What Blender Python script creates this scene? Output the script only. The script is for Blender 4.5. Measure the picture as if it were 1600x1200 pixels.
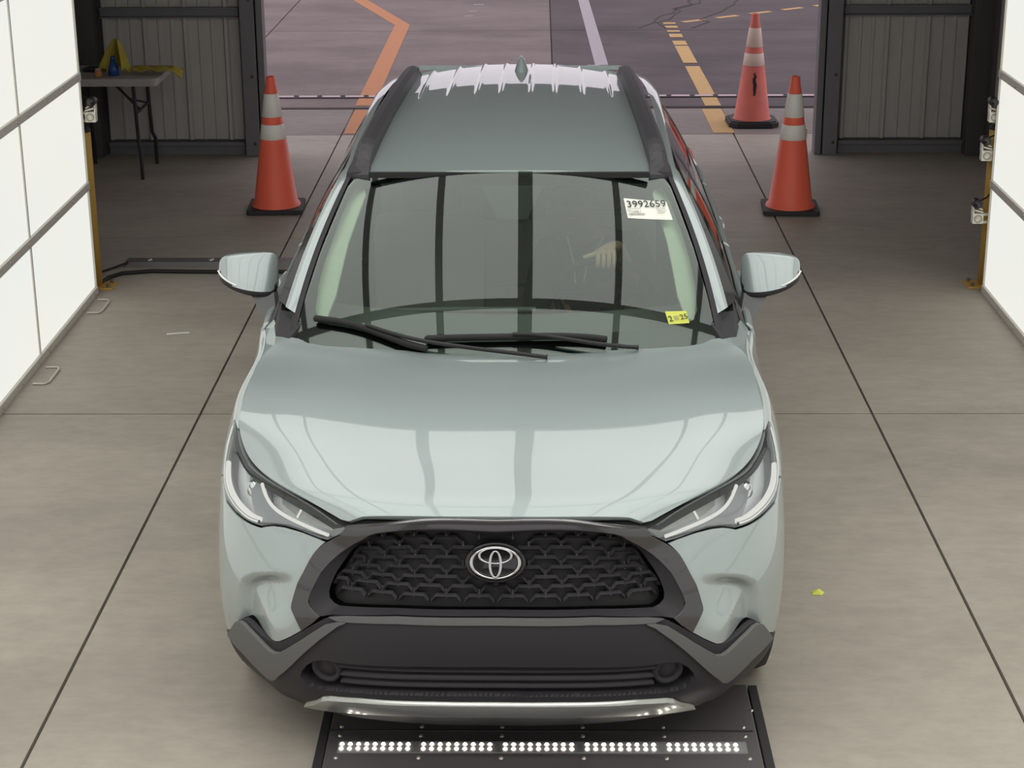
import bpy, bmesh, math, random
import numpy as np
from mathutils import Vector, Matrix
from mathutils.geometry import delaunay_2d_cdt
random.seed(7); np.random.seed(7)
SC = bpy.context.scene
for o in list(bpy.data.objects): bpy.data.objects.remove(o)
COL = SC.collection
PI = math.pi

# ------------------------------------------------------------------ camera
F_PX = 2900.0; PITCH = math.atan(1002/F_PX); YAW = .0161; ROLL = -.0059; CAM_H = 3.02
cam = bpy.data.cameras.new('camera'); cam_o = bpy.data.objects.new('camera', cam); COL.objects.link(cam_o)
cam.sensor_fit = 'HORIZONTAL'; cam.sensor_width = 36; cam.lens = 36*F_PX/1600; cam.clip_start = .05; cam.clip_end = 300
fw = Vector((-math.sin(YAW)*math.cos(PITCH), math.cos(YAW)*math.cos(PITCH), -math.sin(PITCH)))
r0 = Vector((math.cos(YAW), math.sin(YAW), 0)); u0 = r0.cross(fw)
rr = r0*math.cos(ROLL) + u0*math.sin(ROLL); uu = rr.cross(fw)
cam_o.matrix_world = Matrix(((rr.x, uu.x, -fw.x, 0), (rr.y, uu.y, -fw.y, 0), (rr.z, uu.z, -fw.z, CAM_H), (0, 0, 0, 1)))
SC.camera = cam_o

# ------------------------------------------------------------------ world, exposure
wd = bpy.data.worlds.new('sky'); SC.world = wd; wd.use_nodes = True
bg = wd.node_tree.nodes['Background']; bg.inputs[0].default_value = (1.0, .92, 1.0, 1); bg.inputs[1].default_value = SKY_L = 1.0
SC.view_settings.view_transform = 'Standard'; SC.view_settings.look = 'None'
SC.view_settings.exposure = 0.0; SC.view_settings.gamma = 1.0; SC.view_settings.use_curve_mapping = False
PANEL_E = .90      # side light walls
OVER_E = 1.75       # overhead light ceiling

# ------------------------------------------------------------------ materials
def mk(name):
    m = bpy.data.materials.new(name); m.use_nodes = True
    return m, m.node_tree, m.node_tree.nodes['Principled BSDF']
def mat(name, col, rough=.5, metal=0., coat=0., var=.06, scale=30., bump=0., spec=.5, coat_r=.03):
    m, nt, b = mk(name); N = nt.nodes; L = nt.links
    b.inputs['Roughness'].default_value = rough; b.inputs['Metallic'].default_value = metal
    b.inputs['Coat Weight'].default_value = coat; b.inputs['Coat Roughness'].default_value = coat_r
    b.inputs['Specular IOR Level'].default_value = spec
    tc = N.new('ShaderNodeTexCoord'); nz = N.new('ShaderNodeTexNoise'); nz.inputs['Scale'].default_value = scale; nz.inputs['Detail'].default_value = 4
    L.new(tc.outputs['Object'], nz.inputs['Vector'])
    mx = N.new('ShaderNodeMix'); mx.data_type = 'RGBA'
    mx.inputs[6].default_value = tuple(c*(1-var) for c in col)+(1,); mx.inputs[7].default_value = tuple(min(1, c*(1+var)) for c in col)+(1,)
    L.new(nz.outputs['Fac'], mx.inputs[0]); L.new(mx.outputs[2], b.inputs['Base Color'])
    if bump:
        bp = N.new('ShaderNodeBump'); bp.inputs['Strength'].default_value = bump; bp.inputs['Distance'].default_value = .004
        L.new(nz.outputs['Fac'], bp.inputs['Height']); L.new(bp.outputs['Normal'], b.inputs['Normal'])
    return m
def s2l(r, g, b):
    f = lambda c: ((c/255+.055)/1.055)**2.4 if c > 10 else c/255/12.92
    return (f(r), f(g), f(b))
def glass(name, tint, refl=1.0, ior=1.5, gtint=(.97, 1, .98)):
    m = bpy.data.materials.new(name); m.use_nodes = True; nt = m.node_tree; N = nt.nodes; L = nt.links
    N.remove(N['Principled BSDF']); out = N['Material Output']
    t = N.new('ShaderNodeBsdfTransparent'); t.inputs[0].default_value = tint+(1,)
    g = N.new('ShaderNodeBsdfGlossy'); g.inputs['Roughness'].default_value = 0.0; g.inputs[0].default_value = gtint+(1,)
    fr = N.new('ShaderNodeFresnel'); fr.inputs[0].default_value = ior
    mu = N.new('ShaderNodeMath'); mu.operation = 'MULTIPLY'; mu.inputs[1].default_value = refl; mu.use_clamp = True
    mx = N.new('ShaderNodeMixShader')
    L.new(fr.outputs[0], mu.inputs[0]); L.new(mu.outputs[0], mx.inputs[0]); L.new(t.outputs[0], mx.inputs[1]); L.new(g.outputs[0], mx.inputs[2])
    L.new(mx.outputs[0], out.inputs[0])
    return m
def emit(name, col, strength, vary=.0):
    m, nt, b = mk(name); N = nt.nodes; L = nt.links
    b.inputs['Base Color'].default_value = (.12, .12, .12, 1); b.inputs['Roughness'].default_value = .5
    b.inputs['Emission Strength'].default_value = strength; b.inputs['Emission Color'].default_value = col+(1,)
    if vary:
        tc = N.new('ShaderNodeTexCoord'); nz = N.new('ShaderNodeTexNoise'); nz.inputs['Scale'].default_value = 1.1
        L.new(tc.outputs['Object'], nz.inputs['Vector'])
        mx = N.new('ShaderNodeMix'); mx.data_type = 'RGBA'
        mx.inputs[6].default_value = (col[0]*(1-vary), col[1], min(1, col[2]*(1+1.6*vary)), 1); mx.inputs[7].default_value = col+(1,)
        rp = N.new('ShaderNodeMapRange'); rp.inputs[1].default_value = .35; rp.inputs[2].default_value = .55
        L.new(nz.outputs['Fac'], rp.inputs[0]); L.new(rp.outputs[0], mx.inputs[0]); L.new(mx.outputs[2], b.inputs['Emission Color'])
    return m
def concrete(name, c1, c2, c3, rough=.75, stain=.5):
    m, nt, b = mk(name); N = nt.nodes; L = nt.links
    b.inputs['Roughness'].default_value = rough; b.inputs['Specular IOR Level'].default_value = .35
    ge = N.new('ShaderNodeNewGeometry')
    mp = N.new('ShaderNodeMapping'); mp.inputs['Scale'].default_value = (.55, 1.0, 1); L.new(ge.outputs['Position'], mp.inputs[0])
    a = N.new('ShaderNodeTexNoise'); a.inputs['Scale'].default_value = 1.3; a.inputs['Detail'].default_value = 8; a.inputs['Roughness'].default_value = .62
    f = N.new('ShaderNodeTexNoise'); f.inputs['Scale'].default_value = 14; f.inputs['Detail'].default_value = 6; f.inputs['Roughness'].default_value = .7
    s = N.new('ShaderNodeTexNoise'); s.inputs['Scale'].default_value = .75; s.inputs['Detail'].default_value = 5; s.inputs['Distortion'].default_value = .6
    for n in (a, f, s): L.new(mp.outputs[0], n.inputs['Vector'])
    r = N.new('ShaderNodeValToRGB'); e = r.color_ramp.elements
    e[0].position = .32; e[0].color = c1+(1,); e[1].position = .68; e[1].color = c2+(1,)
    L.new(a.outputs['Fac'], r.inputs[0])
    rs = N.new('ShaderNodeMapRange'); rs.inputs[1].default_value = .52; rs.inputs[2].default_value = .75; rs.inputs[4].default_value = stain
    L.new(s.outputs['Fac'], rs.inputs[0])
    m1 = N.new('ShaderNodeMix'); m1.data_type = 'RGBA'; L.new(rs.outputs[0], m1.inputs[0]); L.new(r.outputs[0], m1.inputs[6]); m1.inputs[7].default_value = c3+(1,)
    rf = N.new('ShaderNodeMapRange'); rf.inputs[1].default_value = .25; rf.inputs[2].default_value = .75; rf.inputs[3].default_value = .86; rf.inputs[4].default_value = 1.1
    L.new(f.outputs['Fac'], rf.inputs[0])
    m2 = N.new('ShaderNodeMix'); m2.data_type = 'RGBA'; m2.blend_type = 'MULTIPLY'; m2.inputs[0].default_value = 1
    L.new(m1.outputs[2], m2.inputs[6]); L.new(rf.outputs[0], m2.inputs[7]); L.new(m2.outputs[2], b.inputs['Base Color'])
    bp = N.new('ShaderNodeBump'); bp.inputs['Strength'].default_value = .12; bp.inputs['Distance'].default_value = .003
    L.new(f.outputs['Fac'], bp.inputs['Height']); L.new(bp.outputs['Normal'], b.inputs['Normal'])
    return m
M = {}
M['slab'] = concrete('slab_concrete', s2l(160, 152, 141), s2l(177, 169, 157), s2l(140, 130, 123), .62, .55)
M['joint'] = mat('joint_filler', (.05, .045, .04), .9)
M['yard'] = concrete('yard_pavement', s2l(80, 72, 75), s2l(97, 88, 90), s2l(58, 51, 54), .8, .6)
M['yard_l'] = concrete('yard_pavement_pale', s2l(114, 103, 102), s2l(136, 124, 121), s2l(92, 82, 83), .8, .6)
M['apron'] = concrete('apron_concrete', s2l(128, 120, 118), s2l(146, 137, 133), s2l(108, 100, 99), .75, .4)
M['orange_paint'] = mat('orange_road_paint', s2l(190, 130, 90), .8, var=.14, scale=18)
M['yellow_paint'] = mat('yellow_road_paint', s2l(196, 160, 104), .75, var=.2, scale=18)
M['white_paint'] = mat('white_road_paint', s2l(172, 164, 172), .75, var=.2, scale=22)
M['sheet'] = mat('grey_wall_sheet', s2l(186, 184, 180), .55, .1, var=.08, scale=6)
M['steel'] = mat('dark_steel_frame', s2l(122, 122, 126), .5, .2, var=.12, scale=9)
M['dark'] = mat('dark_structure', s2l(84, 81, 82), .7, var=.1, scale=5)
M['alu'] = mat('aluminium_rail', s2l(206, 202, 192), .5, .2, var=.05)
M['bolt'] = mat('bolt_steel', s2l(200, 196, 186), .3, .8)
M['panel_l'] = emit('light_panel_glow', (.905, .905, .83), PANEL_E, .02)
M['over'] = emit('overhead_panel_glow', (1., 1., .96), OVER_E)
M['over_f'] = emit('front_bank_glow', (1., 1., .96), 8.5)
M['overframe'] = mat('overhead_frame_grey', (.45, .44, .44), .6)
def paint():
    m, nt, b = mk('celadon_metallic_paint'); N = nt.nodes; L = nt.links
    b.inputs['Metallic'].default_value = .35; b.inputs['Roughness'].default_value = .32
    b.inputs['Coat Weight'].default_value = 1; b.inputs['Coat Roughness'].default_value = .02; b.inputs['Coat IOR'].default_value = 1.6
    tc = N.new('ShaderNodeTexCoord'); v = N.new('ShaderNodeTexVoronoi'); v.inputs['Scale'].default_value = 2500
    L.new(tc.outputs['Object'], v.inputs['Vector'])
    mx = N.new('ShaderNodeMix'); mx.data_type = 'RGBA'
    mx.inputs[6].default_value = s2l(157, 168, 168)+(1,); mx.inputs[7].default_value = s2l(164, 175, 175)+(1,)
    L.new(v.outputs['Distance'], mx.inputs[0]); L.new(mx.outputs[2], b.inputs['Base Color'])
    return m
M['paint'] = paint()
M['gloss'] = mat('gloss_charcoal_trim', s2l(50, 48, 50), .25, .0, .8, var=.03)
M['clad'] = mat('grey_plastic_cladding', s2l(98, 98, 98), .55, var=.05, scale=400, bump=.05, spec=.35)
M['clad_d'] = mat('dark_plastic', s2l(50, 48, 52), .55, var=.05, scale=400, bump=.05, spec=.3)
M['black'] = mat('black_plastic', (.012, .012, .013), .5)
M['grille'] = mat('grille_black_plastic', s2l(64, 62, 66), .4)
M['rubber'] = mat('black_rubber', (.012, .012, .012), .7)
M['railm'] = mat('roof_rail_black', s2l(58, 56, 60), .42)
M['silver'] = mat('silver_skid_plastic', s2l(176, 178, 174), .3, .55, .4)
M['chrome'] = mat('chrome', (.85, .85, .86), .08, 1.0, var=.01)
M['badge'] = mat('emblem_chrome', (.6, .6, .6), .16, 1.0, var=.01)
M['drl'] = emit('white_light_guide', (1., .97, .9), .7); M['sig'] = mat('clear_signal_lens', (.9, .9, .88), .2, 0, .6, var=.01)
M['lamp_in'] = mat('headlamp_reflector', s2l(232, 235, 237), .3, .15, var=.08, scale=12)
M['lamp_dk'] = mat('headlamp_bezel', s2l(168, 170, 174), .3, .05)
M['lens'] = glass('headlamp_lens', (.93, .95, .96), 1.2)
M['wglass'] = glass('windscreen_glass', (.72, .86, .76), 1.95, gtint=(.92, 1, .95))
M['sglass'] = glass('dark_side_glass', (.12, .14, .13), 1.2)
M['frit'] = mat('black_glass_border', (.012, .012, .013), .06, spec=.6)
M['beige'] = mat('pale_interior_trim', s2l(222, 222, 206), .8)
M['dash'] = mat('dark_dashboard', s2l(112, 112, 110), .7, bump=.05, scale=300)
M['seat'] = mat('pale_grey_seat_fabric', s2l(186, 186, 178), .9, bump=.1, scale=300)
M['skin'] = mat('skin', s2l(206, 160, 132), .55, var=.05)
M['jacket'] = mat('dark_green_jacket', s2l(54, 62, 60), .9, bump=.2, scale=60)
M['hair'] = mat('dark_hair', (.02, .016, .013), .7)
M['cord'] = mat('white_cord', (.75, .75, .72), .7)
M['cone'] = mat('orange_cone_vinyl', s2l(255, 110, 84), .42, var=.05, scale=9)
M['cone_old'] = mat('faded_cone_vinyl', s2l(226, 118, 104), .6, var=.18, scale=9)
M['refl'] = mat('reflective_collar', s2l(240, 236, 230), .35, .0, var=.04, scale=14)
M['refl_old'] = mat('dirty_reflective_collar', s2l(238, 214, 202), .5, .0, var=.12, scale=14)
M['base_r'] = mat('black_cone_base', s2l(48, 46, 48), .7)
M['ptop'] = mat('pale_plastic_table', s2l(176, 170, 168), .5)
M['leg'] = mat('black_table_leg', s2l(48, 46, 50), .5, .3)
M['ycloth'] = mat('yellow_cloth', s2l(176, 160, 66), .9, var=.2, scale=25, bump=.3)
M['blue'] = mat('blue_plastic', s2l(36, 72, 140), .35)
M['orange_p'] = mat('orange_plastic', s2l(196, 130, 70), .4)
M['ypost'] = mat('yellow_post_paint', s2l(190, 150, 70), .55, var=.12, scale=12)
M['wplast'] = mat('white_printed_plastic', s2l(226, 222, 206), .55)
M['plate'] = mat('black_steel_plate', s2l(98, 94, 95), .45, .1, var=.15, scale=7)
M['ledch'] = mat('led_channel', s2l(150, 150, 150), .4, .2)
M['led'] = emit('led_diode', (1., .93, .82), 9.0)
M['amber'] = mat('clear_amber_lens', s2l(220, 214, 205), .2)
M['sticker'] = mat('white_sticker', s2l(240, 240, 228), .6, var=.01)
M['ysticker'] = mat('yellow_sticker', s2l(212, 216, 90), .6, var=.03)
M['ink'] = mat('dark_ink', s2l(44, 50, 58), .7)
M['navy'] = mat('navy_ink', s2l(30, 52, 96), .7)
M['greyink'] = mat('grey_ink', s2l(150, 150, 146), .7)
M['red'] = mat('red_tail_lens', s2l(170, 30, 36), .15, 0, 1)
M['mirror'] = mat('mirror_glass', (.8, .82, .82), .02, 1)
M['wheel'] = mat('alloy_wheel', s2l(110, 112, 114), .3, .8)
M['wood'] = mat('yellow_block_wood', s2l(206, 170, 110), .7)

# ------------------------------------------------------------------ object helpers
def link(o, parent=None):
    COL.objects.link(o)
    if parent is not None: o.parent = parent
    return o
def tag(o, label=None, cat=None, group=None, kind=None):
    if label: o['label'] = label
    if cat: o['category'] = cat
    if group: o['group'] = group
    if kind: o['kind'] = kind
    return o
def empty(name, loc=(0, 0, 0), rz=0):
    o = bpy.data.objects.new(name, None); o.location = loc; o.rotation_euler = (0, 0, rz); o.empty_display_size = .1
    return link(o)
def raw(name, V, Fc, m, parent=None, smooth=False, normals=None):
    me = bpy.data.meshes.new(name); me.from_pydata([tuple(map(float, v)) for v in V], [], [tuple(map(int, f)) for f in Fc])
    me.materials.append(m)
    if smooth: me.shade_smooth()
    me.update()
    if normals is not None:
        me.normals_split_custom_set_from_vertices([tuple(map(float, n)) for n in normals])
    return link(bpy.data.objects.new(name, me), parent)
class MB:
    """collects primitive shapes that make up one part"""
    def __init__(s): s.V = []; s.F = []; s.S = []
    def add(s, V, Fc, sm=False):
        o = len(s.V); s.V += [tuple(map(float, v)) for v in V]; s.F += [tuple(i+o for i in f) for f in Fc]; s.S += [sm]*len(Fc); return s
    def box(s, c, d, rz=0, rx=0, ry=0, ch=0.):
        c = Vector(c); R = Matrix.Rotation(rz, 3, 'Z') @ Matrix.Rotation(ry, 3, 'Y') @ Matrix.Rotation(rx, 3, 'X')
        hx, hy, hz = d[0]/2, d[1]/2, d[2]/2
        if not ch:
            V = [R @ Vector((x, y, z))+c for x in (-hx, hx) for y in (-hy, hy) for z in (-hz, hz)]
            return s.add(V, [(0, 1, 3, 2), (4, 6, 7, 5), (0, 4, 5, 1), (2, 3, 7, 6), (0, 2, 6, 4), (1, 5, 7, 3)])
        ch = min(ch, hx*.9, hy*.9, hz*.9)
        bm = bmesh.new(); bmesh.ops.create_cube(bm, size=1)
        for v in bm.verts: v.co = Vector((v.co.x*2*hx, v.co.y*2*hy, v.co.z*2*hz))
        bmesh.ops.bevel(bm, geom=bm.edges[:], offset=ch, segments=2, profile=.6, affect='EDGES')
        bm.verts.index_update()
        V = [R @ v.co+c for v in bm.verts]; Fc = [tuple(v.index for v in f.verts) for f in bm.faces]; bm.free()
        return s.add(V, Fc)
    def tube(s, pts, r, n=10, caps=True, sm=True, flat=None):
        P = [Vector(p) for p in pts]; k = len(P); rs = r if hasattr(r, '__len__') else [r]*k
        V = []; up = None
        for i in range(k):
            t = (P[min(i+1, k-1)]-P[max(i-1, 0)]).normalized()
            if up is None: up = Vector((0, 0, 1)) if abs(t.z) < .9 else Vector((1, 0, 0))
            a = t.cross(up).normalized(); b = a.cross(t).normalized(); up = b
            for j in range(n):
                w_ = 2*PI*j/n; V.append(P[i]+(a*math.cos(w_)*(flat or 1)+b*math.sin(w_))*rs[i])
        Fc = [(i*n+j, i*n+(j+1) % n, (i+1)*n+(j+1) % n, (i+1)*n+j) for i in range(k-1) for j in range(n)]
        s.add(V, Fc, sm)
        if caps: s.add(V[:n], [tuple(range(n))[::-1]]); s.add(V[-n:], [tuple(range(n))])
        return s
    def lathe(s, prof, c=(0, 0, 0), n=32, axis='Z', sm=True, closed=False):
        c = Vector(c); V = []
        for (r, h) in prof:
            for j in range(n):
                a = 2*PI*j/n; x, y = r*math.cos(a), r*math.sin(a)
                p = {'Z': Vector((x, y, h)), 'Y': Vector((x, h, y)), 'X': Vector((h, x, y))}[axis]
                V.append(c+p)
        k = len(prof); Fc = [(i*n+j, i*n+(j+1) % n, (i+1)*n+(j+1) % n, (i+1)*n+j) for i in range(k-1) for j in range(n)]
        if closed: Fc += [((k-1)*n+j, (k-1)*n+(j+1) % n, (j+1) % n, j) for j in range(n)]
        return s.add(V, Fc, sm)
    def prism(s, pts, axis, a, b):
        """2-D outline extruded along an axis from a to b"""
        def q(p, h): return {'X': (h, p[0], p[1]), 'Y': (p[0], h, p[1]), 'Z': (p[0], p[1], h)}[axis]
        n = len(pts); V = [q(p, a) for p in pts]+[q(p, b) for p in pts]
        return s.add(V, [tuple(range(n)), tuple(range(2*n-1, n-1, -1))]+[(i, i+n, (i+1) % n+n, (i+1) % n) for i in range(n)])
    def build(s, name, m, parent=None, auto=None):
        me = bpy.data.meshes.new(name); me.from_pydata(s.V, [], s.F); me.materials.append(m)
        bm = bmesh.new(); bm.from_mesh(me); bmesh.ops.recalc_face_normals(bm, faces=bm.faces[:]); bm.to_mesh(me); bm.free()
        me.polygons.foreach_set('use_smooth', s.S); me.update()
        return link(bpy.data.objects.new(name, me), parent)
def copy_tree(o, parent=None):
    c = o.copy(); link(c)
    if parent is not None: c.parent = parent
    for ch in [x for x in o.children]: copy_tree(ch, c)
    return c
def text_part(name, body, size, m, parent, mw, extrude=.0003, font_scale=1.0):
    cu = bpy.data.curves.new(name, 'FONT'); cu.body = body; cu.size = size; cu.extrude = extrude; cu.align_x = 'LEFT'; cu.resolution_u = 3
    o = bpy.data.objects.new(name, cu); COL.objects.link(o)
    dg = bpy.context.evaluated_depsgraph_get(); me = bpy.data.meshes.new_from_object(o.evaluated_get(dg))
    COL.objects.unlink(o); bpy.data.objects.remove(o)
    me.materials.clear(); me.materials.append(m)
    n = link(bpy.data.objects.new(name, me), parent); n.matrix_local = mw
    return n
def pip(px, py, poly):
    """points in polygon, vectorised"""
    poly = np.asarray(poly); x0, y0 = poly[:, 0], poly[:, 1]; x1, y1 = np.roll(x0, -1), np.roll(y0, -1)
    ins = np.zeros(px.shape, bool)
    for a, b, c, d in zip(x0, y0, x1, y1):
        if b == d: continue
        cr = ((b > py) != (d > py)) & (px < (c-a)*(py-b)/(d-b)+a); ins ^= cr
    return ins
def resample(poly, su, sv):
    out = []; n = len(poly)
    for i in range(n):
        a = np.array(poly[i], float); b = np.array(poly[(i+1) % n], float)
        k = max(1, int(math.ceil(max(abs(b[0]-a[0])/su, abs(b[1]-a[1])/sv))))
        out += [a+(b-a)*t/k for t in range(k)]
    return np.array(out)
def smooth_poly(pts, closed=False, it=1):
    """one pass of Chaikin corner cutting on an open polyline (ends kept)"""
    for _ in range(it):
        q = [pts[0]]
        for a, b in zip(pts[:-1], pts[1:]):
            q += [(a[0]*.75+b[0]*.25, a[1]*.75+b[1]*.25), (a[0]*.25+b[0]*.75, a[1]*.25+b[1]*.75)]
        pts = q+[pts[-1]]
    return pts
def panel(name, S, outline, m, parent, holes=(), su=.02, sv=.12, thick=.012, eu=2e-3, ev=1e-2, flip=None):
    """trimmed piece of the surface S(u,v): outline and holes in the (u,v) domain, rim of depth `thick`"""
    loops = [resample(outline, su, sv)]+[resample(h, su, sv) for h in holes]
    allp = []; edges = []
    for lp in loops:
        o = len(allp); n = len(lp); allp += [tuple(p) for p in lp]; edges += [(o+i, o+(i+1) % n) for i in range(n)]
    lo = loops[0].min(0); hi = loops[0].max(0)
    gu, gv = np.meshgrid(np.arange(lo[0]+su*.5, hi[0], su), np.arange(lo[1]+sv*.5, hi[1], sv)); gu = gu.ravel(); gv = gv.ravel()
    ok = pip(gu, gv, loops[0])
    for h in loops[1:]: ok &= ~pip(gu, gv, h)
    gu, gv = gu[ok], gv[ok]
    B = np.array(allp)
    if len(gu):
        d = np.min(((gu[:, None]-B[None, :, 0])/su)**2+((gv[:, None]-B[None, :, 1])/sv)**2, axis=1); k = d > .16
        gu, gv = gu[k], gv[k]
    pts = [Vector((p[0]/su, p[1]/sv)) for p in allp]+[Vector((a/su, b/sv)) for a, b in zip(gu, gv)]
    r = delaunay_2d_cdt(pts, edges, [], 0, 1e-5)
    vv = np.array([(p.x*su, p.y*sv) for p in r[0]]); T = np.array([f for f in r[2] if len(f) == 3])
    c = vv[T].mean(1); ok = pip(c[:, 0], c[:, 1], loops[0])
    for h in loops[1:]: ok &= ~pip(c[:, 0], c[:, 1], h)
    T = T[ok]
    P = S(vv[:, 0], vv[:, 1]); a = S(vv[:, 0]+eu, vv[:, 1])-S(vv[:, 0]-eu, vv[:, 1]); b = S(vv[:, 0], vv[:, 1]+ev)-S(vv[:, 0], vv[:, 1]-ev)
    Nn = np.cross(a, b); Nn /= np.maximum(np.linalg.norm(Nn, axis=1, keepdims=True), 1e-9)
    if flip: Nn = -Nn
    # counter-clockwise in the domain = along the normal; drop slivers on straight edges
    q_ = vv/[su, sv]; ar = (q_[T[:, 1], 0]-q_[T[:, 0], 0])*(q_[T[:, 2], 1]-q_[T[:, 0], 1])-(q_[T[:, 2], 0]-q_[T[:, 0], 0])*(q_[T[:, 1], 1]-q_[T[:, 0], 1])
    k_ = np.abs(ar) > 1e-4; T = T[k_]; ar = ar[k_]; sgn = (ar < 0) != bool(flip)
    T[sgn] = T[sgn][:, ::-1]
    V = list(P); NN = list(Nn); Fc = [tuple(t) for t in T]
    if thick:
        cnt = {}
        for t in T:
            for i in range(3):
                e = (t[i], t[(i+1) % 3]); cnt[tuple(sorted(e))] = cnt.get(tuple(sorted(e)), [])+[e]
        for k, es in cnt.items():
            if len(es) == 1:
                i, j = es[0]; o = len(V); d = P[j]-P[i]; sn = np.cross(d, Nn[i]); sn /= max(np.linalg.norm(sn), 1e-9)
                V += [P[i], P[j], P[j]-Nn[j]*thick, P[i]-Nn[i]*thick]; NN += [sn*.6+Nn[i]*.4]*2+[sn]*2; Fc.append((o+1, o, o+3, o+2))
    return raw(name, V, Fc, m, parent, True, NN)
def loft(name, S, us, vs, m, parent, flip=False):
    U_, V_ = np.meshgrid(us, vs); P = S(U_, V_); nu, nv = len(us), len(vs)
    Fc = [(i*nu+j, i*nu+j+1, (i+1)*nu+j+1, (i+1)*nu+j) for i in range(nv-1) for j in range(nu-1)]
    if flip: Fc = [f[::-1] for f in Fc]
    return raw(name, P.reshape(-1, 3), Fc, m, parent, True)
X0,Y0=-.131,4.88
# ---- cubic (natural) spline interpolation, vectorised over trailing dims
def nspline(xk,yk):
    xk=np.asarray(xk,float);yk=np.asarray(yk,float);n=len(xk)
    h=np.diff(xk);A=np.zeros((n,n));B=np.zeros((n,)+yk.shape[1:])
    A[0,0]=A[-1,-1]=1
    for i in range(1,n-1):
        A[i,i-1]=h[i-1];A[i,i]=2*(h[i-1]+h[i]);A[i,i+1]=h[i]
        B[i]=6*((yk[i+1]-yk[i])/h[i]-(yk[i]-yk[i-1])/h[i-1])
    M=np.linalg.solve(A,B.reshape(n,-1)).reshape(B.shape)
    def f(x):
        x=np.asarray(x,float);i=np.clip(np.searchsorted(xk,x)-1,0,n-2)
        s=(...,)+(None,)*(yk.ndim-1)
        hh=h[i][s];a=((xk[i+1]-x)/h[i])[s];b=((x-xk[i])/h[i])[s]
        return a*yk[i]+b*yk[i+1]+((a**3-a)*M[i]+(b**3-b)*M[i+1])*hh*hh/6
    return f
def li(x,xs,ys): return np.interp(x,xs,ys)
E_SH=np.array([(0,.085,.895),(.25,.09,.890),(.44,.128,.858),(.54,.20,.883),(.69,.35,.902),(.79,.50,.921),(.834,.62,.966),(.844,.75,1.0),(.84,.90,1.027),(.825,1.10,1.055),
 (.848,1.35,1.065),(.864,2.0,1.075),(.864,2.8,1.09),(.845,3.5,1.12),(.78,4.1,1.15),(.64,4.36,1.15),(.36,4.45,1.14),(0,4.47,1.14)])
ZL=[.19,.30,.42,.55,.68]
Wz=[.80,.855,.885,.903,.908,.897];Lz=[.42,.45,.50,.58,.62,.66];Fz=[.15,.05,.012,.0,.025,.058]
NX=2.6;MX=2.0
def sup(i,x=None,y=None):
    W,L,F=Wz[i],Lz[i],Fz[i]
    if x is not None: return F+L*(1-(1-min(x/W,1)**NX)**(1/MX))
    t=(y-F)/L
    return W if t>=1 else W*(1-(1-t)**MX)**(1/NX)
def build_net():
    nj=len(E_SH);net=np.zeros((8,nj,3))
    fx=[0,.25,.45,.58,.71]
    for k in range(6):
        z0=ZL[k] if k<5 else None
        for j,(ex,ey,ez) in enumerate(E_SH):
            z=z0 if z0 is not None else .68+.52*(ez-.68)
            W=Wz[k]
            if j<5: x=fx[j]*W/.905; y=sup(k,x=x)
            elif j<9: y=[.36,.52,.72,.92][j-5]; x=sup(k,y=y)
            elif j<15:
                y=ey; x=W-(.0,.0,.0,.0,.012,.05)[j-9]
            else:
                y=ey+[.16,.14,.10,.05,.0,-.02][k]*-1+.02; x=[.70,.40,0][j-15]
            if j>=14: y=min(y,4.44)
            net[k,j]=(x,y,z)
    net[7]=E_SH
    for j in range(nj):
        t=E_SH[min(j+1,nj-1)]-E_SH[max(j-1,0)]
        n=np.array([t[1],-t[0],0]);n/=np.linalg.norm(n)
        if j==0:n=np.array([0,-1,0.])
        if j==nj-1:n=np.array([0,1.,0])
        o,dz=(.014,.028) if j<5 else (.018,.03) if j<10 else (.026,.035)
        net[6,j]=E_SH[j]+n*o-[0,0,dz]
    for j,d in ((7,.006),(8,.014),(9,.012)):
        net[5,j,0]+=d;net[6,j,0]+=d
    return net
NET=build_net()
# column parameter: arclength on row 3
AK=np.concatenate([[0],np.cumsum(np.linalg.norm(np.diff(NET[4],axis=0),axis=1))])
VK=np.arange(8.)
# mirror columns for smoothness at centre
_neg=NET[:,1:3][:,::-1].copy();_neg[...,0]*=-1
_net=np.concatenate([_neg,NET],axis=1);_ak=np.concatenate([-AK[1:3][::-1],AK])
_rows=nspline(_ak,np.swapaxes(_net,0,1))   # f(a)->(...,8,3)
def belt0(u,v):
    u=np.asarray(u,float);v=np.asarray(v,float);u,v=np.broadcast_arrays(u,v)
    s=np.where(u<0,-1.,1.);C=_rows(np.abs(u))      # (N,8,3)
    n=8;i=np.clip(np.floor(v).astype(int),0,n-2);t=v-i
    g=lambda k:np.take_along_axis(C,np.clip(k,0,n-1)[...,None,None],-2)[...,0,:]
    p0,p1,p2,p3=g(i-1),g(i),g(i+1),g(i+2)
    zz=(i==0)[...,None];p0=np.where(zz,2*p1-p2,p0)
    zz=(i==n-2)[...,None];p3=np.where(zz,2*p2-p1,p3)
    t=t[...,None]
    P=.5*((2*p1)+(p2-p0)*t+(2*p0-5*p1+4*p2-p3)*t*t+(3*p1-p0-3*p2+p3)*t**3)
    P=P.copy();P[...,0]*=s
    return P
def normal(S,u,v,eu=2e-3,ev=1e-2):
    a=S(u+eu,v)-S(u-eu,v);b=S(u,v+ev)-S(u,v-ev)
    n=np.cross(a,b);return n/np.maximum(np.linalg.norm(n,axis=-1,keepdims=True),1e-9)
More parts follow.
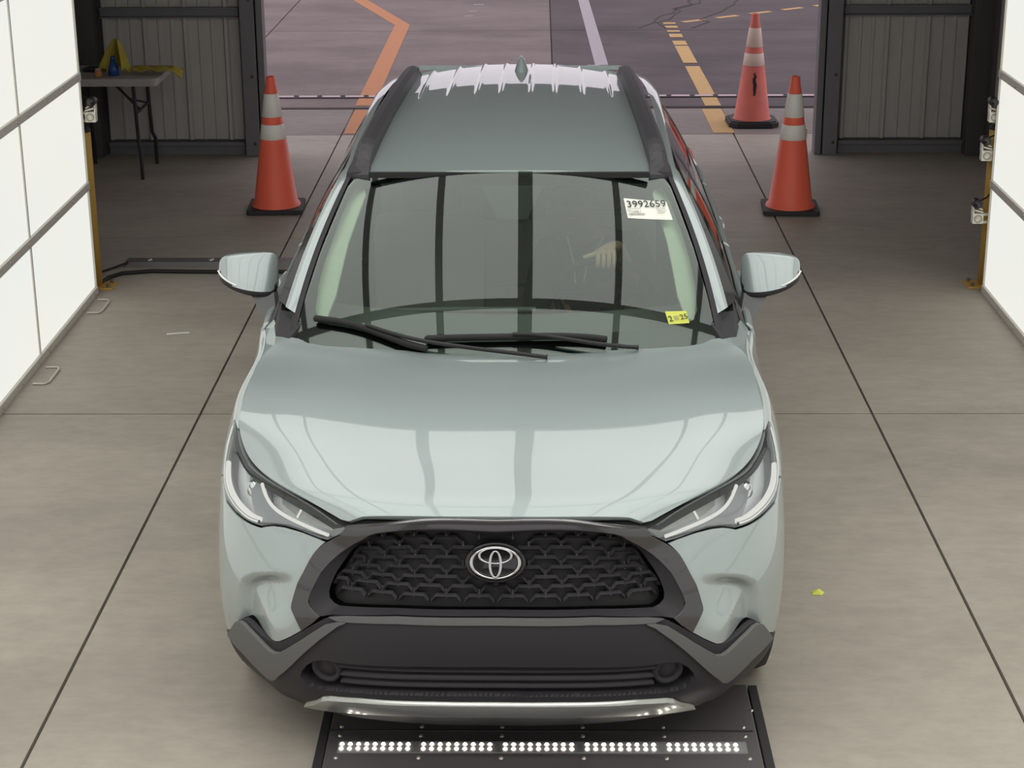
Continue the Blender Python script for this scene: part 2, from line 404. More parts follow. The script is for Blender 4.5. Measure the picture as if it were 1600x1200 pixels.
# ---- hood
_he=np.array([(.445,.128,.857),(.54,.20,.883),(.69,.35,.902),(.79,.50,.921),(.834,.62,.966),(.844,.75,1.0),(.84,.90,1.027),(.825,1.10,1.055),(.79,1.165,1.072),(.735,1.22,1.08)])
_hc=np.array([(0,.086,.896),(0,.12,.911),(0,.2,.931),(0,.32,.955),(0,.45,.979),(0,.6,1.004),(0,.78,1.029),(0,.98,1.049),(0,1.06,1.054),(0,1.135,1.056)])
_hk=np.concatenate([[0],np.cumsum(np.linalg.norm(np.diff(_hc,axis=0),axis=1))]);_hk/=_hk[-1]
_hE=nspline(_hk,_he);_hC=nspline(_hk,_hc)
def sstep(x): x=np.clip(x,0,1);return x*x*(3-2*x)
def hood(u,v):
    u=np.asarray(u,float);v=np.asarray(v,float);u,v=np.broadcast_arrays(u,v)
    a=np.abs(u);E=_hE(v);C=_hC(v)
    x=E[...,0]*u;y=C[...,1]+(E[...,1]-C[...,1])*(.75*a**2+.25*a**5)
    z=C[...,2]+(E[...,2]-C[...,2])*(.45*a**2+.55*a**6)
    z=z+.013*np.exp(-((a-.76)/.24)**2)*sstep(v/.3)
    # centre field sits a little lower inside the crease lines
    uc=np.interp(v,[0,.25,.6,1],[.74,.70,.80,.86])
    t_=(uc-a)/.03
    z=z-(.055*.03*np.log1p(np.exp(np.clip(t_,-30,30))))*sstep(v/.3)*np.exp(-np.maximum(uc-a,0)/.45)
    z=z+.005*sstep((v-.93)/.10)
    return np.stack([x,y,z],-1)
# ---- windscreen
def wind(u,v):
    u=np.asarray(u,float);v=np.asarray(v,float);u,v=np.broadcast_arrays(u,v)
    a=np.abs(u)
    bc=np.array([0,1.06,1.005]);be=np.array([.735,1.245,1.06]);tc=np.array([0,1.885,1.522]);te=np.array([.585,1.955,1.497])
    c=bc+(tc-bc)*v[...,None];e=be+(te-be)*v[...,None]
    q=(.8*a**2+.2*a**4)[...,None]
    P=c+(e-c)*q;P[...,0]=e[...,0]*u
    b=4*v*(1-v)
    P[...,1]-=.012*b;P[...,2]+=.02*b
    return P
# ---- roof
_rc=nspline([1.88,2.2,2.6,3.0,3.5,4.0,4.22],[1.522,1.553,1.575,1.581,1.573,1.549,1.532])
_rw=nspline([1.88,2.2,2.8,3.4,3.9,4.22],[.528,.545,.555,.55,.53,.505])
def roof(u,v):
    u=np.asarray(u,float);v=np.asarray(v,float);u,v=np.broadcast_arrays(u,v)
    y=1.88+(4.22-1.88)*v;a=np.abs(u)
    x=_rw(y)*u;z=_rc(y)-.03*a**2.4
    y=y+.05*a**2*(1-v)*(1-v)-.06*a**2*v*v
    w_=sstep((v-.47)/.1)
    for xr in (-.41,-.29,-.17,-.065,.065,.17,.29,.41):
        z=z+.006*np.exp(-((x-xr)/.009)**2)*w_
    return np.stack([x,y,z],-1)
def offs(S,k):
    def f(u,v):
        P=S(u,v);n=normal(S,np.asarray(u,float),np.asarray(v,float))
        return P+n*k
    return f
# ================================================================== THE BUILDING
XL, XR, YB = -3.55, 3.42, 14.2
fl = MB().box((0, 5.1, -.06), (7.4, 20.4, .08)).build('floor', M['joint']); tag(fl, kind='structure')
xj = [-3.6, -1.622, 1.576, 3.5]; yj = [-5, -1.66, 1.66, 4.985, 8.305, 11.63, 14.965, 16.09]
PIT = (-.70, .715, 3.2, 5.86)      # opening of the scanner plate in the middle slab row
for i in range(3):
    for j in range(len(yj)-1):
        g = .006
        x0, x1, y0, y1 = xj[i]+g, xj[i+1]-g, yj[j]+g, yj[j+1]-g
        MB().box(((x0+x1)/2, (y0+y1)/2, -.011), (x1-x0, y1-y0, .022)).build('concrete_slab', M['apron'] if j == len(yj)-2 else M['slab'], fl)
# yard outside
gd = MB().box((0, 47.3, -.055), (90, 62.2, .09)).build('ground', M['joint']); tag(gd, kind='structure')
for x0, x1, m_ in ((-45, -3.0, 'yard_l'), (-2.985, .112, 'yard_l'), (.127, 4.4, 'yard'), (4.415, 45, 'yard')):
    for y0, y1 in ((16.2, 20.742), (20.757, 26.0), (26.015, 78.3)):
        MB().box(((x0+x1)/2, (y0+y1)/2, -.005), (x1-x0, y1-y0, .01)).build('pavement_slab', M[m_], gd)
def strip(name, pts, w_, m, z=.003, parent=gd):
    """painted band along a polyline with mitred corners"""
    P = [Vector((p[0], p[1])) for p in pts]; L_, R_ = [], []
    for i, p in enumerate(P):
        t0 = (P[i]-P[i-1]).normalized() if i else None; t1 = (P[i+1]-P[i]).normalized() if i < len(P)-1 else None
        t = ((t0 or t1)+(t1 or t0)).normalized(); n = Vector((-t.y, t.x)); k = 1/max(.35, abs(n.dot(Vector((-(t0 or t1).y, (t0 or t1).x)))))
        L_.append(p+n*w_/2*k); R_.append(p-n*w_/2*k)
    V = [(q.x, q.y, z) for q in L_]+[(q.x, q.y, z) for q in R_]; n = len(P)
    V += [(a, b, z-.0025) for a, b, c in V]
    Fc = [(i, i+1, n+i+1, n+i) for i in range(n-1)]+[(i, 2*n+i, 2*n+i+1, i+1) for i in range(n-1)]+[(n+i+1, 3*n+i+1, 3*n+i, n+i) for i in range(n-1)]
    return MB().add(V, Fc).build(name, m, parent)
strip('painted_line', [(-1.545, 16.25), (-1.56, 21.2), (-2.9, 25.5), (-4.2, 29.6)], .17, M['orange_paint'])
strip('painted_line', [(-1.52, 15.0), (-1.53, 16.05)], .17, M['orange_paint'], parent=fl)
strip('painted_line', [(1.50, 15.0), (1.49, 16.05)], .17, M['yellow_paint'], parent=fl)
y = 16.2
for a, b in ((16.2, 18.3), (18.5, 19.6), (19.66, 19.95), (20.2, 20.45), (20.6, 20.72), (20.9, 21.05), (21.2, 21.32)):
    strip('painted_dash', [(1.52-.01*(a-16), a), (1.52-.01*(b-16), b)], .14, M['yellow_paint'])
for k in range(7):
    a = Vector((1.62+.42*k, 21.35+.33*k)); b = a+Vector((.26, .2))
    strip('painted_dash', [a, b], .09, M['yellow_paint'])
strip('painted_line', [(.63, 17.0), (.52, 24.5), (.45, 30)], .13, M['white_paint'])
for k in range(3):   # cracks in the pavement
    random.seed(k); p = Vector((1.1+.3*k, 20.9)); pts = []
    for i in range(9):
        pts.append(tuple(p)); p = p+Vector((random.uniform(-.12, .25), random.uniform(.15, .5)))
    strip('pavement_crack', pts, .025, M['joint'])
for (x, yy, s) in ((-.75, 22.9, .06), (-.8, 22.3, .05), (-.83, 21.9, .05), (-.72, 23.4, .05)):
    strip('paint_fleck', [(x-s, yy), (x+s, yy+.02)], .05, M['white_paint'])
# walls
def corrugated(x0, x1, z0, z1, y, parent, m):
    prof = []; x = x0
    while x < x1-.01:
        for dx, dy in ((0, 0), (.012, -.028), (.034, -.028), (.046, 0), (.115, 0), (.122, -.008), (.140, -.008), (.147, 0), (.21, 0), (.217, -.008), (.235, -.008), (.242, 0)):
            if x+dx <= x1: prof.append((x+dx, y+dy))
        x += .31
    prof.append((x1, y)); n = len(prof)
    V = [(a, b, z0) for a, b in prof]+[(a, b, z1) for a, b in prof]
    V += [(x1, y+.02, z0), (x0, y+.02, z0), (x1, y+.02, z1), (x0, y+.02, z1)]
    Fc = [(i, i+1, n+i+1, n+i) for i in range(n-1)]+[(2*n+1, 2*n, 2*n+2, 2*n+3)]
    return MB().add(V, Fc).build('corrugated_sheet', m, parent)
ZT = 4.6
for nm, xa, xb, pa, pb in (('wall_back_left', XL, -2.155, -2.275, -2.165), ('wall_back_right', 2.165, XR, 2.175, 2.285)):
    w_ = MB().box(((xa+xb)/2, YB+.09, ZT/2), (xb-xa, .06, ZT)).build(nm, M['dark']); tag(w_, kind='structure')
    left = nm.endswith('left'); s0, s1 = (xa+.2, pa-.02) if left else (pb+.02, xb-.16)
    for z0, z1 in ((.115, 1.055), (1.135, 2.2), (2.28, 3.3), (3.38, ZT)):
        corrugated(s0, s1, z0, z1, YB+.055, w_, M['sheet'])
    for z in (1.095, 2.24, 3.34):
        MB().box(((s0+s1)/2, YB+.035, z), (s1-s0, .03, .055)).box(((s0+s1)/2, YB+.02, z+.034), (s1-s0, .06, .010)).box(((s0+s1)/2, YB+.02, z-.034), (s1-s0, .06, .010)).build('girt_rail', M['steel'], w_)
    MB().box(((s0+s1)/2, YB+.03, .085), (s1-s0, .05, .03)).box(((s0+s1)/2, YB+.045, .035), (s1-s0, .03, .07)).build('sill_rail', M['steel'], w_)
    b = MB().box(((pa+pb)/2, YB, ZT/2), (pb-pa, .12, ZT), ch=.006)
    b.box((pb+.035 if left else pa-.035, YB+.03, ZT/2), (.05, .14, ZT), ch=.005)
    b.build('door_jamb', M['steel'], w_)
    for z in (.1, .62, 1.2):
        MB().lathe([(.0, -.07), (.012, -.07), (.012, -.055)], ((pa+pb)/2+.02, YB, z), 8, 'Y').build('bolt', M['dark'], w_)
    MB().box((xa+.09 if left else xb-.08, YB-.03, ZT/2), (.16, .16, ZT), ch=.006).box((xa+.02 if left else xb-.01, YB-.09, ZT/2), (.04, .3, ZT)).build('corner_column', M['dark'], w_)
wh = MB().box((0, YB+.09, 3.45), (4.4, .1, 2.3)).build('wall_back_header', M['dark']); tag(wh, kind='structure')
for nm, x in (('wall_left', XL-.05), ('wall_right', XR+.05)):
    w_ = MB().box((x, 4.7, ZT/2), (.1, 19.2, ZT)).build(nm, M['sheet']); tag(w_, kind='structure')
w_ = MB().box((-2.9, -4.85, ZT/2), (1.4, .1, ZT)).box((2.85, -4.85, ZT/2), (1.3, .1, ZT)).box((0, -4.85, 4.2), (4.5, .1, .8)).build('wall_front', M['sheet']); tag(w_, kind='structure')
gf = MB().box((0, -30.1, -.05), (60, 50, .09)).build('ground_front', M['yard']); tag(gf, kind='structure')
ce = MB().box((0, 4.7, ZT+.05), (7.2, 19.2, .1)).build('ceiling', M['dark']); tag(ce, kind='structure')
for k in range(6):
    MB().box((0, -3+3.2*k, ZT-.12), (6.9, .15, .24)).build('roof_beam', M['steel'], ce)
# steel threshold track outside the doorway
th = empty('door_track', (0, 16.67, 0)); tag(th, 'flat steel door track bolted across the driveway beyond the doorway', 'door track')
MB().box((0, .0, .004), (5.1, .10, .008)).build('track_plate', mat('track_steel', s2l(190, 168, 174), .6, .0, var=.15), th)
MB().box((0, -.055, .006), (5.1, .012, .012)).build('track_lip', M['dark'], th)
bm_ = MB().lathe([(0, .016), (.02, .016), (.026, .004)], (0, 0, 0), 8).build('bolt', M['dark'], th); bm_.location = (-2.2, 0, .004)
for k in range(1, 22):
    c = bm_.copy(); link(c, th); c.location = (-2.2+.21*k, 0, .004)

# ================================================================== LIGHT WALLS
def light_wall(sx, label):
    X = -2.575 if sx < 0 else 2.552
    root = empty('light_wall', (X, 6.55, 0)); tag(root, label, 'light wall', 'luminous walls along both sides of the lane')
    ys = [10.36-1.268*k for k in range(10)]; zs = [.0, .62, 1.245, 1.865, 2.485, 3.105]
    for i in range(9):
        for j in range(5):
            y1, y0 = ys[i]-6.55, ys[i+1]-6.55; z0, z1 = zs[j], zs[j+1]
            MB().box((sx*.02, (y0+y1)/2, (z0+z1)/2+.01), (.012, y1-y0-.014, z1-z0-.04), ch=.002).build('light_panel', M['panel_l'], root)
    for j, z in enumerate(zs):
        r = MB().box((sx*.012, (ys[0]+ys[-1])/2-6.55, z+.022), (.03, ys[0]-ys[-1], .044), ch=.003).build('rail', M['alu'], root)
        for i in range(4):
            for t in (.06, .32, .6, .9):
                MB().lathe([(0, .006), (.009, .004), (.011, 0)], (0, 0, 0), 8, 'X').build('bolt', M['bolt'], r).matrix_local = Matrix.Translation((-sx*.003, ys[i]-6.55-1.268*t, z+.022)) @ Matrix.Rotation(PI if sx > 0 else 0, 4, 'Z')
    for yv in ys[1:-1]:
        MB().box((sx*.016, yv-6.55, 1.57), (.018, .016, 3.12)).build('mullion', M['alu'], root)
    for yv in (ys[0], ys[-1]):
        MB().box((sx*.03, yv-6.55+(.004 if yv > 6 else -.004), 1.57), (.05, .008, 3.14)).build('end_trim', M['alu'], root)
    MB().box((sx*.06, (ys[0]+ys[-1])/2-6.55, 1.57), (.06, ys[0]-ys[-1]-.01, 3.12)).build('back_box', M['dark'], root)
    MB().box((sx*.06, (ys[0]+ys[-1])/2-6.55, 3.16), (.1, ys[0]-ys[-1], .05)).build('top_rail', M['alu'], root)
    return root
light_wall(-1, 'tall luminous white panel wall beside the folding table')
light_wall(1, 'tall luminous white panel wall with three white bracket cameras at its end')
# overhead light ceiling (its frame shows in the windscreen)
ov = empty('overhead_light', (0, 6.4, 3.45)); tag(ov, 'overhead luminous panel canopy above the car with dark frame bars', 'ceiling light')
OX = [-2.5, -1.9, -1.26, -.66, -.04, .66, 1.40, 2.5]; OY = [3.4, 4.9, 6.38, 8.45]
for i in range(len(OX)-1):
    for j in range(len(OY)-1):
        MB().box(((OX[i]+OX[i+1])/2, (OY[j]+OY[j+1])/2-6.4, .012), (OX[i+1]-OX[i]-.01, OY[j+1]-OY[j]-.01, .014)).build('light_panel', M['over'], ov)
for k, x in enumerate(OX):
    wd_ = .105 if k == 4 else .055
    MB().box((x, (OY[0]+OY[-1])/2-6.4, 0), (wd_, OY[-1]-OY[0]+.1, .03)).build('frame_bar', M['overframe'], ov)
for k, yv in enumerate(OY):
    MB().box((0, yv-6.4, -.002), (5.1, .02 if k not in (2,) else .09, .03)).build('frame_bar', M['overframe'], ov)
MB().box((0, (OY[0]+OY[-1])/2-6.4, .06), (5.2, OY[-1]-OY[0]+.2, .06)).build('back_pan', M['dark'], ov)
# tilted front bank of the same canopy, facing the nose of the car
FBc = Vector((0, -4.55, .62)); FBR = math.radians(-32)
for i in range(5):
    for j in range(2):
        c = Matrix.Rotation(FBR, 3, 'X') @ Vector((-2.0+1.0*i, -.62+1.24*j, 0))+FBc
        MB().box((0, 0, 0), (.97, 1.21, .014)).build('light_panel', M['over_f'], ov).matrix_local = Matrix.Translation(c) @ Matrix.Rotation(FBR, 4, 'X')
MB().box((0, 0, .06), (5.1, 2.6, .06)).build('back_pan', M['dark'], ov).matrix_local = Matrix.Translation(FBc) @ Matrix.Rotation(FBR, 4, 'X')
for i in range(6):
    MB().box((-2.5+1.0*i, 0, .0), (.03, 2.52, .03)).build('frame_bar', M['overframe'], ov).matrix_local = Matrix.Translation(FBc) @ Matrix.Rotation(FBR, 4, 'X')
for x in (-2.3, 2.3):
    for yv in (4.0, 8.2):
        MB().tube([(x, yv-6.4, .08), (x, yv-6.4, 1.16)], .012, 8).build('hanger_rod', M['steel'], ov)
# ================================================================== THE CAR
CAR = empty('suv_car', (X0, Y0, 0), -.008)
tag(CAR, 'pale grey-green compact SUV with black grille and roof rails facing the scanner plate', 'car')
_pk0 = np.array([(.600, 4.06), (.621, 4.02), (.67, 3.94), (.723, 3.83), (.785, 3.66), (.825, 3.48), (.849, 3.25), (.862, 2.8), (.872, 2.2), (.875, 1.7)])*[1, .125]
_pkf = nspline(range(len(_pk0)), _pk0); _pk = _pkf(np.linspace(0, len(_pk0)-1, 50))
def pocket(u, v):
    """scooped air-curtain recess at each end of the bumper"""
    a = np.abs(u); q = np.stack([a, v*.125], -1); best = np.full(a.shape, 9.); sg = np.ones(a.shape); tt = np.zeros(a.shape)
    acc = 0; tot = np.linalg.norm(np.diff(_pk, axis=0), axis=1).sum()
    for p0, p1 in zip(_pk[:-1], _pk[1:]):
        d = p1-p0; l = np.linalg.norm(d); t = np.clip(((q-p0)@d)/l**2, 0, 1); r = q-(p0+t[..., None]*d); ds = np.linalg.norm(r, axis=-1)
        cr = d[0]*(q[..., 1]-p0[1])-d[1]*(q[..., 0]-p0[0]); m_ = ds < best
        sg = np.where(m_, np.where(cr < 0, 1, -1), sg); tt = np.where(m_, (acc+t*l)/tot, tt); best = np.where(m_, ds, best); acc += l
    d = best*sg
    return -.034*sstep(tt/.35)*sstep(d/.034+.3)*(1-sstep((d-.01)/.15))*(a < 1.05)
def belt(u, v):
    u = np.asarray(u, float); v = np.asarray(v, float); u, v = np.broadcast_arrays(u, v)
    return belt0(u, v)+normal(belt0, u, v)*pocket(u, v)[..., None]
def boff(k, S=None):
    S = S or belt0
    return lambda u, v: S(u, v)+normal(belt0, np.asarray(u, float), np.asarray(v, float))*k
def yz(y, z, u_=None):
    """side point (y,z) -> (u,v) on the belt surface"""
    x = np.array([np.interp(y, NET[4, 5:15, 1], AK[5:15]), np.interp(z, [.19, .30, .42, .55, .68, .9, 1.05], [0, 1, 2, 3, 4, 5.6, 7])])
    for _ in range(30):
        p = belt0(x[0], x[1])[1:]; r = np.array([y, z])-p
        J = np.stack([(belt0(x[0]+1e-3, x[1])[1:]-p)/1e-3, (belt0(x[0], x[1]+1e-2)[1:]-p)/1e-2], -1)
        x = x+np.clip(np.linalg.lstsq(J, r, rcond=1e-3)[0], [-.1, -.3], [.1, .3])
    return tuple(x)
sides = (1, -1)
def sg_(s, pts): return [(s*a, b) for a, b in pts]
def mir(half): return list(half)+[(-a, b) for a, b in reversed(half) if abs(a) > 1e-6]
FW, RW, WZ = .945, 3.585, .352      # wheel centres (y, y, z)
def arc(yc, r, a0, a1, n): return [yz(yc+r*math.cos(math.radians(a0+(a1-a0)*k/n)), WZ+r*math.sin(math.radians(a0+(a1-a0)*k/n))) for k in range(n+1)]

# ---- added black shell: blocks light leaks and shades the panel gaps; underbody below
loft('gap_shade_shell', boff(-.10), np.linspace(-5.6, 5.6, 150), np.linspace(.2, 6.3, 16), M['black'], CAR)
MB().box((0, 2.5, .24), (1.3, 3.4, .05)).build('underbody', M['black'], CAR)
# ---- painted bumper cover
HL_low = [(.525, 5.15), (.554, 5.18), (.612, 5.17), (.669, 5.11), (.713, 5.02), (.776, 4.83), (.874, 4.77), (.983, 4.70), (1.072, 4.68), (1.137, 4.81), (1.17, 4.9)]
CT = [(.601, 2.79), (.649, 2.57), (.703, 2.35), (.722, 2.31), (.739, 2.30), (.760, 2.33), (.782, 2.38), (.815, 2.49), (.831, 2.51), (.845, 2.49), (.862, 2.38), (.906, 1.9)]
SO = [(.525, 5.15), (.557, 4.68), (.586, 4.17), (.606, 3.88), (.632, 3.36), (.634, 3.28), (.632, 3.22), (.601, 2.79)]
archo = arc(FW, .452, 180, 118, 10)
for s in sides:
    ol = list(reversed(SO))+HL_low[1:]+[yz(.66, .77), yz(.72, .748)]+archo[::-1]+[yz(.5, .355)]+[(.95, 1.72)]+CT[::-1][:-1]
    ol = [p for k, p in enumerate(ol) if k == 0 or np.hypot(p[0]-ol[k-1][0], (p[1]-ol[k-1][1])*.12) > .002]
    panel('bumper_cover', belt, sg_(s, ol), M['paint'], CAR, su=.008, sv=.06, thick=.01)
# ---- headlights
HLo = [(1.109, 6.80), (1.07, 6.72), (1.029, 6.66), (.98, 6.64), (.934, 6.65), (.88, 6.66), (.834, 6.66), (.747, 6.64), (.671, 6.62), (.59, 6.62), (.503, 6.62), (.466, 6.52), (.457, 6.3), (.466, 5.9), (.518, 5.27),
       (.554, 5.24), (.612, 5.23), (.669, 5.17), (.713, 5.08), (.776, 4.89), (.874, 4.83), (.983, 4.76), (1.072, 4.74), (1.14, 4.88), (1.188, 5.19), (1.216, 5.5), (1.225, 5.85), (1.19, 6.5)]
DRL1 = [(1.17, 5.25), (1.125, 5.02), (1.068, 4.93), (.99, 4.92), (.90, 4.96), (.845, 4.98), (.80, 5.02)]
DRL2 = [(.80, 6.05), (.775, 5.72), (.735, 5.50), (.67, 5.42), (.59, 5.42), (.525, 5.43)]
def on(S, pts, n=24):
    p = np.array(smooth_poly(pts, it=2)); return S(p[:, 0], p[:, 1])
for s in sides:
    hl = panel('headlight', boff(-.050), sg_(s, [(a*.995+.004, b) for a, b in HLo]), M['lamp_in'], CAR, su=.02, sv=.15, thick=.0)
    # housing wall between bezel and lens
    P = resample(HLo, .02, .3); a = boff(-.003)(s*P[:, 0], P[:, 1]); b = boff(-.052)(s*P[:, 0], P[:, 1]); n = len(P)
    raw('housing_wall', np.concatenate([a, b]), [(i, (i+1) % n, n+(i+1) % n, n+i) for i in range(n)], M['lamp_dk'], hl, True)
    panel('lens', boff(-.001), sg_(s, HLo), M['lens'], hl, su=.02, sv=.15, thick=0)
    MB().tube(on(boff(-.013), sg_(s, DRL1)), [.004]+[.009]*(len(smooth_poly(DRL1, it=2))-2)+[.006], 8).build('light_guide', M['drl'], hl)
    MB().tube(on(boff(-.013), sg_(s, DRL2)), .0055, 8).build('light_guide', M['drl'], hl)
    MB().tube(on(boff(-.02), sg_(s, [(.648, 5.95), (.652, 5.55)])), .0035, 8).build('light_guide', M['drl'], hl)
    MB().tube(on(boff(-.006), sg_(s, [(1.205, 6.0), (1.195, 5.55), (1.165, 5.15), (1.12, 4.92), (1.06, 4.84), (.98, 4.84), (.88, 4.89), (.80, 4.95)])), .006, 8).build('chrome_strip', M['chrome'], hl)
    # dark bezel sweeping between the two guides, and the inner reflector boxes
    panel('bezel', boff(-.022), sg_(s, [(.80, 6.2), (.77, 5.65), (.72, 5.45), (.66, 5.36), (.53, 5.36), (.56, 5.28), (.67, 5.22), (.72, 5.12), (.80, 4.95), (.86, 5.0), (.9, 5.3), (.9, 5.9), (.86, 6.3)]), M['lamp_dk'], hl, su=.02, sv=.15, thick=.02)
    panel('reflector_box', boff(-.03), sg_(s, [(.74, 6.4), (.72, 5.75), (.66, 5.6), (.53, 5.58), (.50, 6.0), (.50, 6.4), (.6, 6.45)]), M['silver'], hl, su=.03, sv=.2, thick=.012)
    c = boff(-.035)(np.array([s*.885]), np.array([5.75]))[0]; n_ = normal(belt0, np.array([s*.885]), np.array([5.75]))[0]
    pr = MB().lathe([(0, .02), (.012, .018), (.024, .008), (.028, 0), (.034, -.002), (.034, -.02)], n=24).build('projector', M['chrome'], hl)
    pr.location = c; pr.rotation_euler = Vector(n_).to_track_quat('Z', 'Y').to_euler()
    panel('top_bezel', boff(-.018), sg_(s, [(1.10, 6.7), (1.03, 6.6), (.93, 6.58), (.834, 6.6), (.671, 6.56), (.503, 6.56), (.51, 6.42), (.671, 6.4), (.82, 6.4), (.92, 6.3), (1.0, 6.2), (1.09, 6.3)]), M['lamp_dk'], hl, su=.03, sv=.2, thick=.01)
# ---- grille
ST = [(0, 6.62), (.15, 6.64), (.28, 6.72), (.345, 6.83), (.392, 6.90), (.415, 6.86), (.446, 6.66), (.452, 6.3), (.466, 5.85), (.520, 5.13), (.553, 4.67), (.582, 4.16), (.602, 3.87), (.628, 3.36), (.630, 3.28), (.628, 3.22), (.598, 2.80), (.557, 3.03), (.533, 3.20)]
SIin = [(0, 5.84), (.2, 5.92), (.315, 6.02), (.345, 6.03), (.365, 5.97), (.418, 5.5), (.479, 4.76), (.522, 4.25), (.563, 3.60), (.567, 3.48), (.560, 3.37), (.548, 3.28), (.530, 3.22)]
GR = empty('grille'); GR.parent = CAR
del_root = GR
# grille as one part with its own mesh: the gloss surround
COL.objects.unlink(GR); bpy.data.objects.remove(GR)
inner_full = SIin+[(.489, 3.31), (.29, 3.47), (0, 3.50)]
ring = ST+[(.532, 3.19)]+[(.530, 3.22)]
ringpoly = mir(ST+SIin[::-1][0:1])
# build the ring as one outline: outer from right foot over the top to left foot, back along the inner edge
outer = ST[::-1]+[(-a, b) for a, b in ST[1:]]
inner = SIin[::-1]+[(-a, b) for a, b in SIin[1:]]
GR = panel('grille', boff(.010), outer+inner[::-1], M['gloss'], CAR, su=.014, sv=.1, thick=.03)
MESH = [(0, 5.61), (.2, 5.68), (.325, 5.80), (.375, 5.66), (.443, 5.02), (.489, 4.27), (.511, 3.80), (.512, 3.66), (.505, 3.55), (.478, 3.47), (.29, 3.57), (0, 3.60)]
def ring_loft(name, A, oa, B, ob, m, parent, n=120):
    def rs(poly):
        P = np.array(poly+[poly[0]], float); d = np.linalg.norm(np.diff(P*[1, .125], axis=0), axis=1); k = np.concatenate([[0], np.cumsum(d)]); t = np.linspace(0, k[-1], n, endpoint=False)
        return np.stack([np.interp(t, k, P[:, 0]), np.interp(t, k, P[:, 1])], -1)
    a, b = rs(A), rs(B); V = np.concatenate([boff(oa)(a[:, 0], a[:, 1]), boff(ob)(b[:, 0], b[:, 1])])
    return raw(name, V, [(i, (i+1) % n, n+(i+1) % n, n+i) for i in range(n)], m, parent, True)
ring_loft('inner_bevel', mir(inner_full), .006, mir(MESH), -.022, M['clad_d'], GR)
panel('back_plate', boff(-.062), mir(MESH), M['black'], GR, su=.04, sv=.3, thick=0)
w1, w2, h1, h2 = .030, .045, .014, .012
def finmesh():
    """little hat-shaped louvre: light top bevel, underside falling away"""
    nose = [(-w2, -.002), (-w1, h1), (w1, h1), (w2, -.002)]
    V = [(x, 0, z) for x, z in nose]+[(x*1.0, .014, z+.0085) for x, z in nose]+[(-w2+.004, .030, -.008), (-w1, .034, .004), (w1, .034, .004), (w2-.004, .030, -.008)]
    V += [(x, .034, z+.004) for x, z in nose]
    Fc = [(0, 1, 5, 4), (1, 2, 6, 5), (2, 3, 7, 6), (0, 8, 9, 1), (1, 9, 10, 2), (2, 10, 11, 3), (4, 5, 13, 12), (5, 6, 14, 13), (6, 7, 15, 14), (0, 4, 12, 8), (3, 11, 15, 7), (8, 12, 13, 9), (9, 13, 14, 10), (10, 14, 15, 11)]
    return MB().add(V, Fc)
fin0 = None
mp = mir(MESH); MP = np.array(mp)
rowsv = [5.50, 5.20, 4.93, 4.68, 4.44, 4.20, 3.97, 3.75]
for r_, v in enumerate(rowsv):
    for k in range(-6, 7):
        u = (k+(.5 if r_ % 2 else 0))*.0985
        if not pip(np.array([u]), np.array([v]), MP)[0] or (abs(u) < .075 and 4.2 < v < 5.3): continue
        sc = 1.0
        lim = [abs(u)+.045 < np.interp(v, [3.6, 3.8, 4.27, 5.02, 5.66, 5.8], [.51, .512, .489, .443, .375, .325])]
        if not lim[0]: sc = .55; u = u-.016*np.sign(u)
        c = boff(-.030)(np.array([u]), np.array([v]))[0]; n_ = normal(belt0, np.array([u]), np.array([v]))[0]
        tx = belt0(u+.01, v)-belt0(u-.01, v); tx /= np.linalg.norm(tx); up = np.cross(-n_, tx)*-1; up = np.cross(n_, tx); up = up if up[2] > 0 else -up
        if fin0 is None: fin0 = o = finmesh().build('grille_fin', M['grille'], GR)
        else: o = fin0.copy(); link(o, GR)
        o.matrix_local = Matrix(((tx[0], -n_[0], up[0], c[0]), (tx[1], -n_[1], up[1], c[1]), (tx[2], -n_[2], up[2], c[2]), (0, 0, 0, 1))) @ Matrix.Diagonal((sc, 1, 1, 1))
webs = MB()
for r_, v in enumerate(rowsv[:-1]):
    for k in range(-6, 7):
        u = (k+(0 if r_ % 2 else .5))*.0985
        if abs(u)+.01 < np.interp(v, [3.6, 3.8, 4.27, 5.02, 5.66, 5.8], [.51, .512, .489, .443, .375, .325]) and not (abs(u) < .09 and 4.2 < v < 5.4):
            p = boff(-.045)(np.array([u, u]), np.array([v+.06, v-.16])); webs.tube(p, .005, 5)
webs.build('grille_web', M['grille'], GR)
# emblem
ec = boff(-.008)(np.array([0.]), np.array([4.75]))[0]; en = normal(belt0, np.array([0.]), np.array([4.75]))[0]; eu_ = np.cross(en, [1, 0, 0]); eu_ = eu_ if eu_[2] > 0 else -eu_
EM = MB().lathe([(0, .012), (.06, .010), (.074, .007), (.080, .012), (.087, .008), (.088, -.02)], n=48).build('emblem', M['frit'], CAR)
EM.matrix_local = Matrix(((1, eu_[0], en[0], ec[0]), (0, eu_[1], en[1], ec[1]), (0, eu_[2], en[2], ec[2]), (0, 0, 0, 1))) @ Matrix.Diagonal((1.02, .68, 1, 1))
def ell(cx, cy, rx, ry, a0=0, a1=360, n=48, z=.014): return [(cx+rx*math.cos(math.radians(a0+(a1-a0)*k/n)), cy+ry*math.sin(math.radians(a0+(a1-a0)*k/n)), z) for k in range(n+1)]
MB().tube(ell(0, 0, .069, .067), .0055, 8, caps=False).build('emblem_ring', M['badge'], EM)
MB().tube(ell(0, .030, .046, .033, z=.0165), .0042, 8, caps=False).build('emblem_ring', M['badge'], EM)
MB().tube(ell(0, -.006, .0155, .056, z=.018), .0042, 8, caps=False).build('emblem_ring', M['badge'], EM)
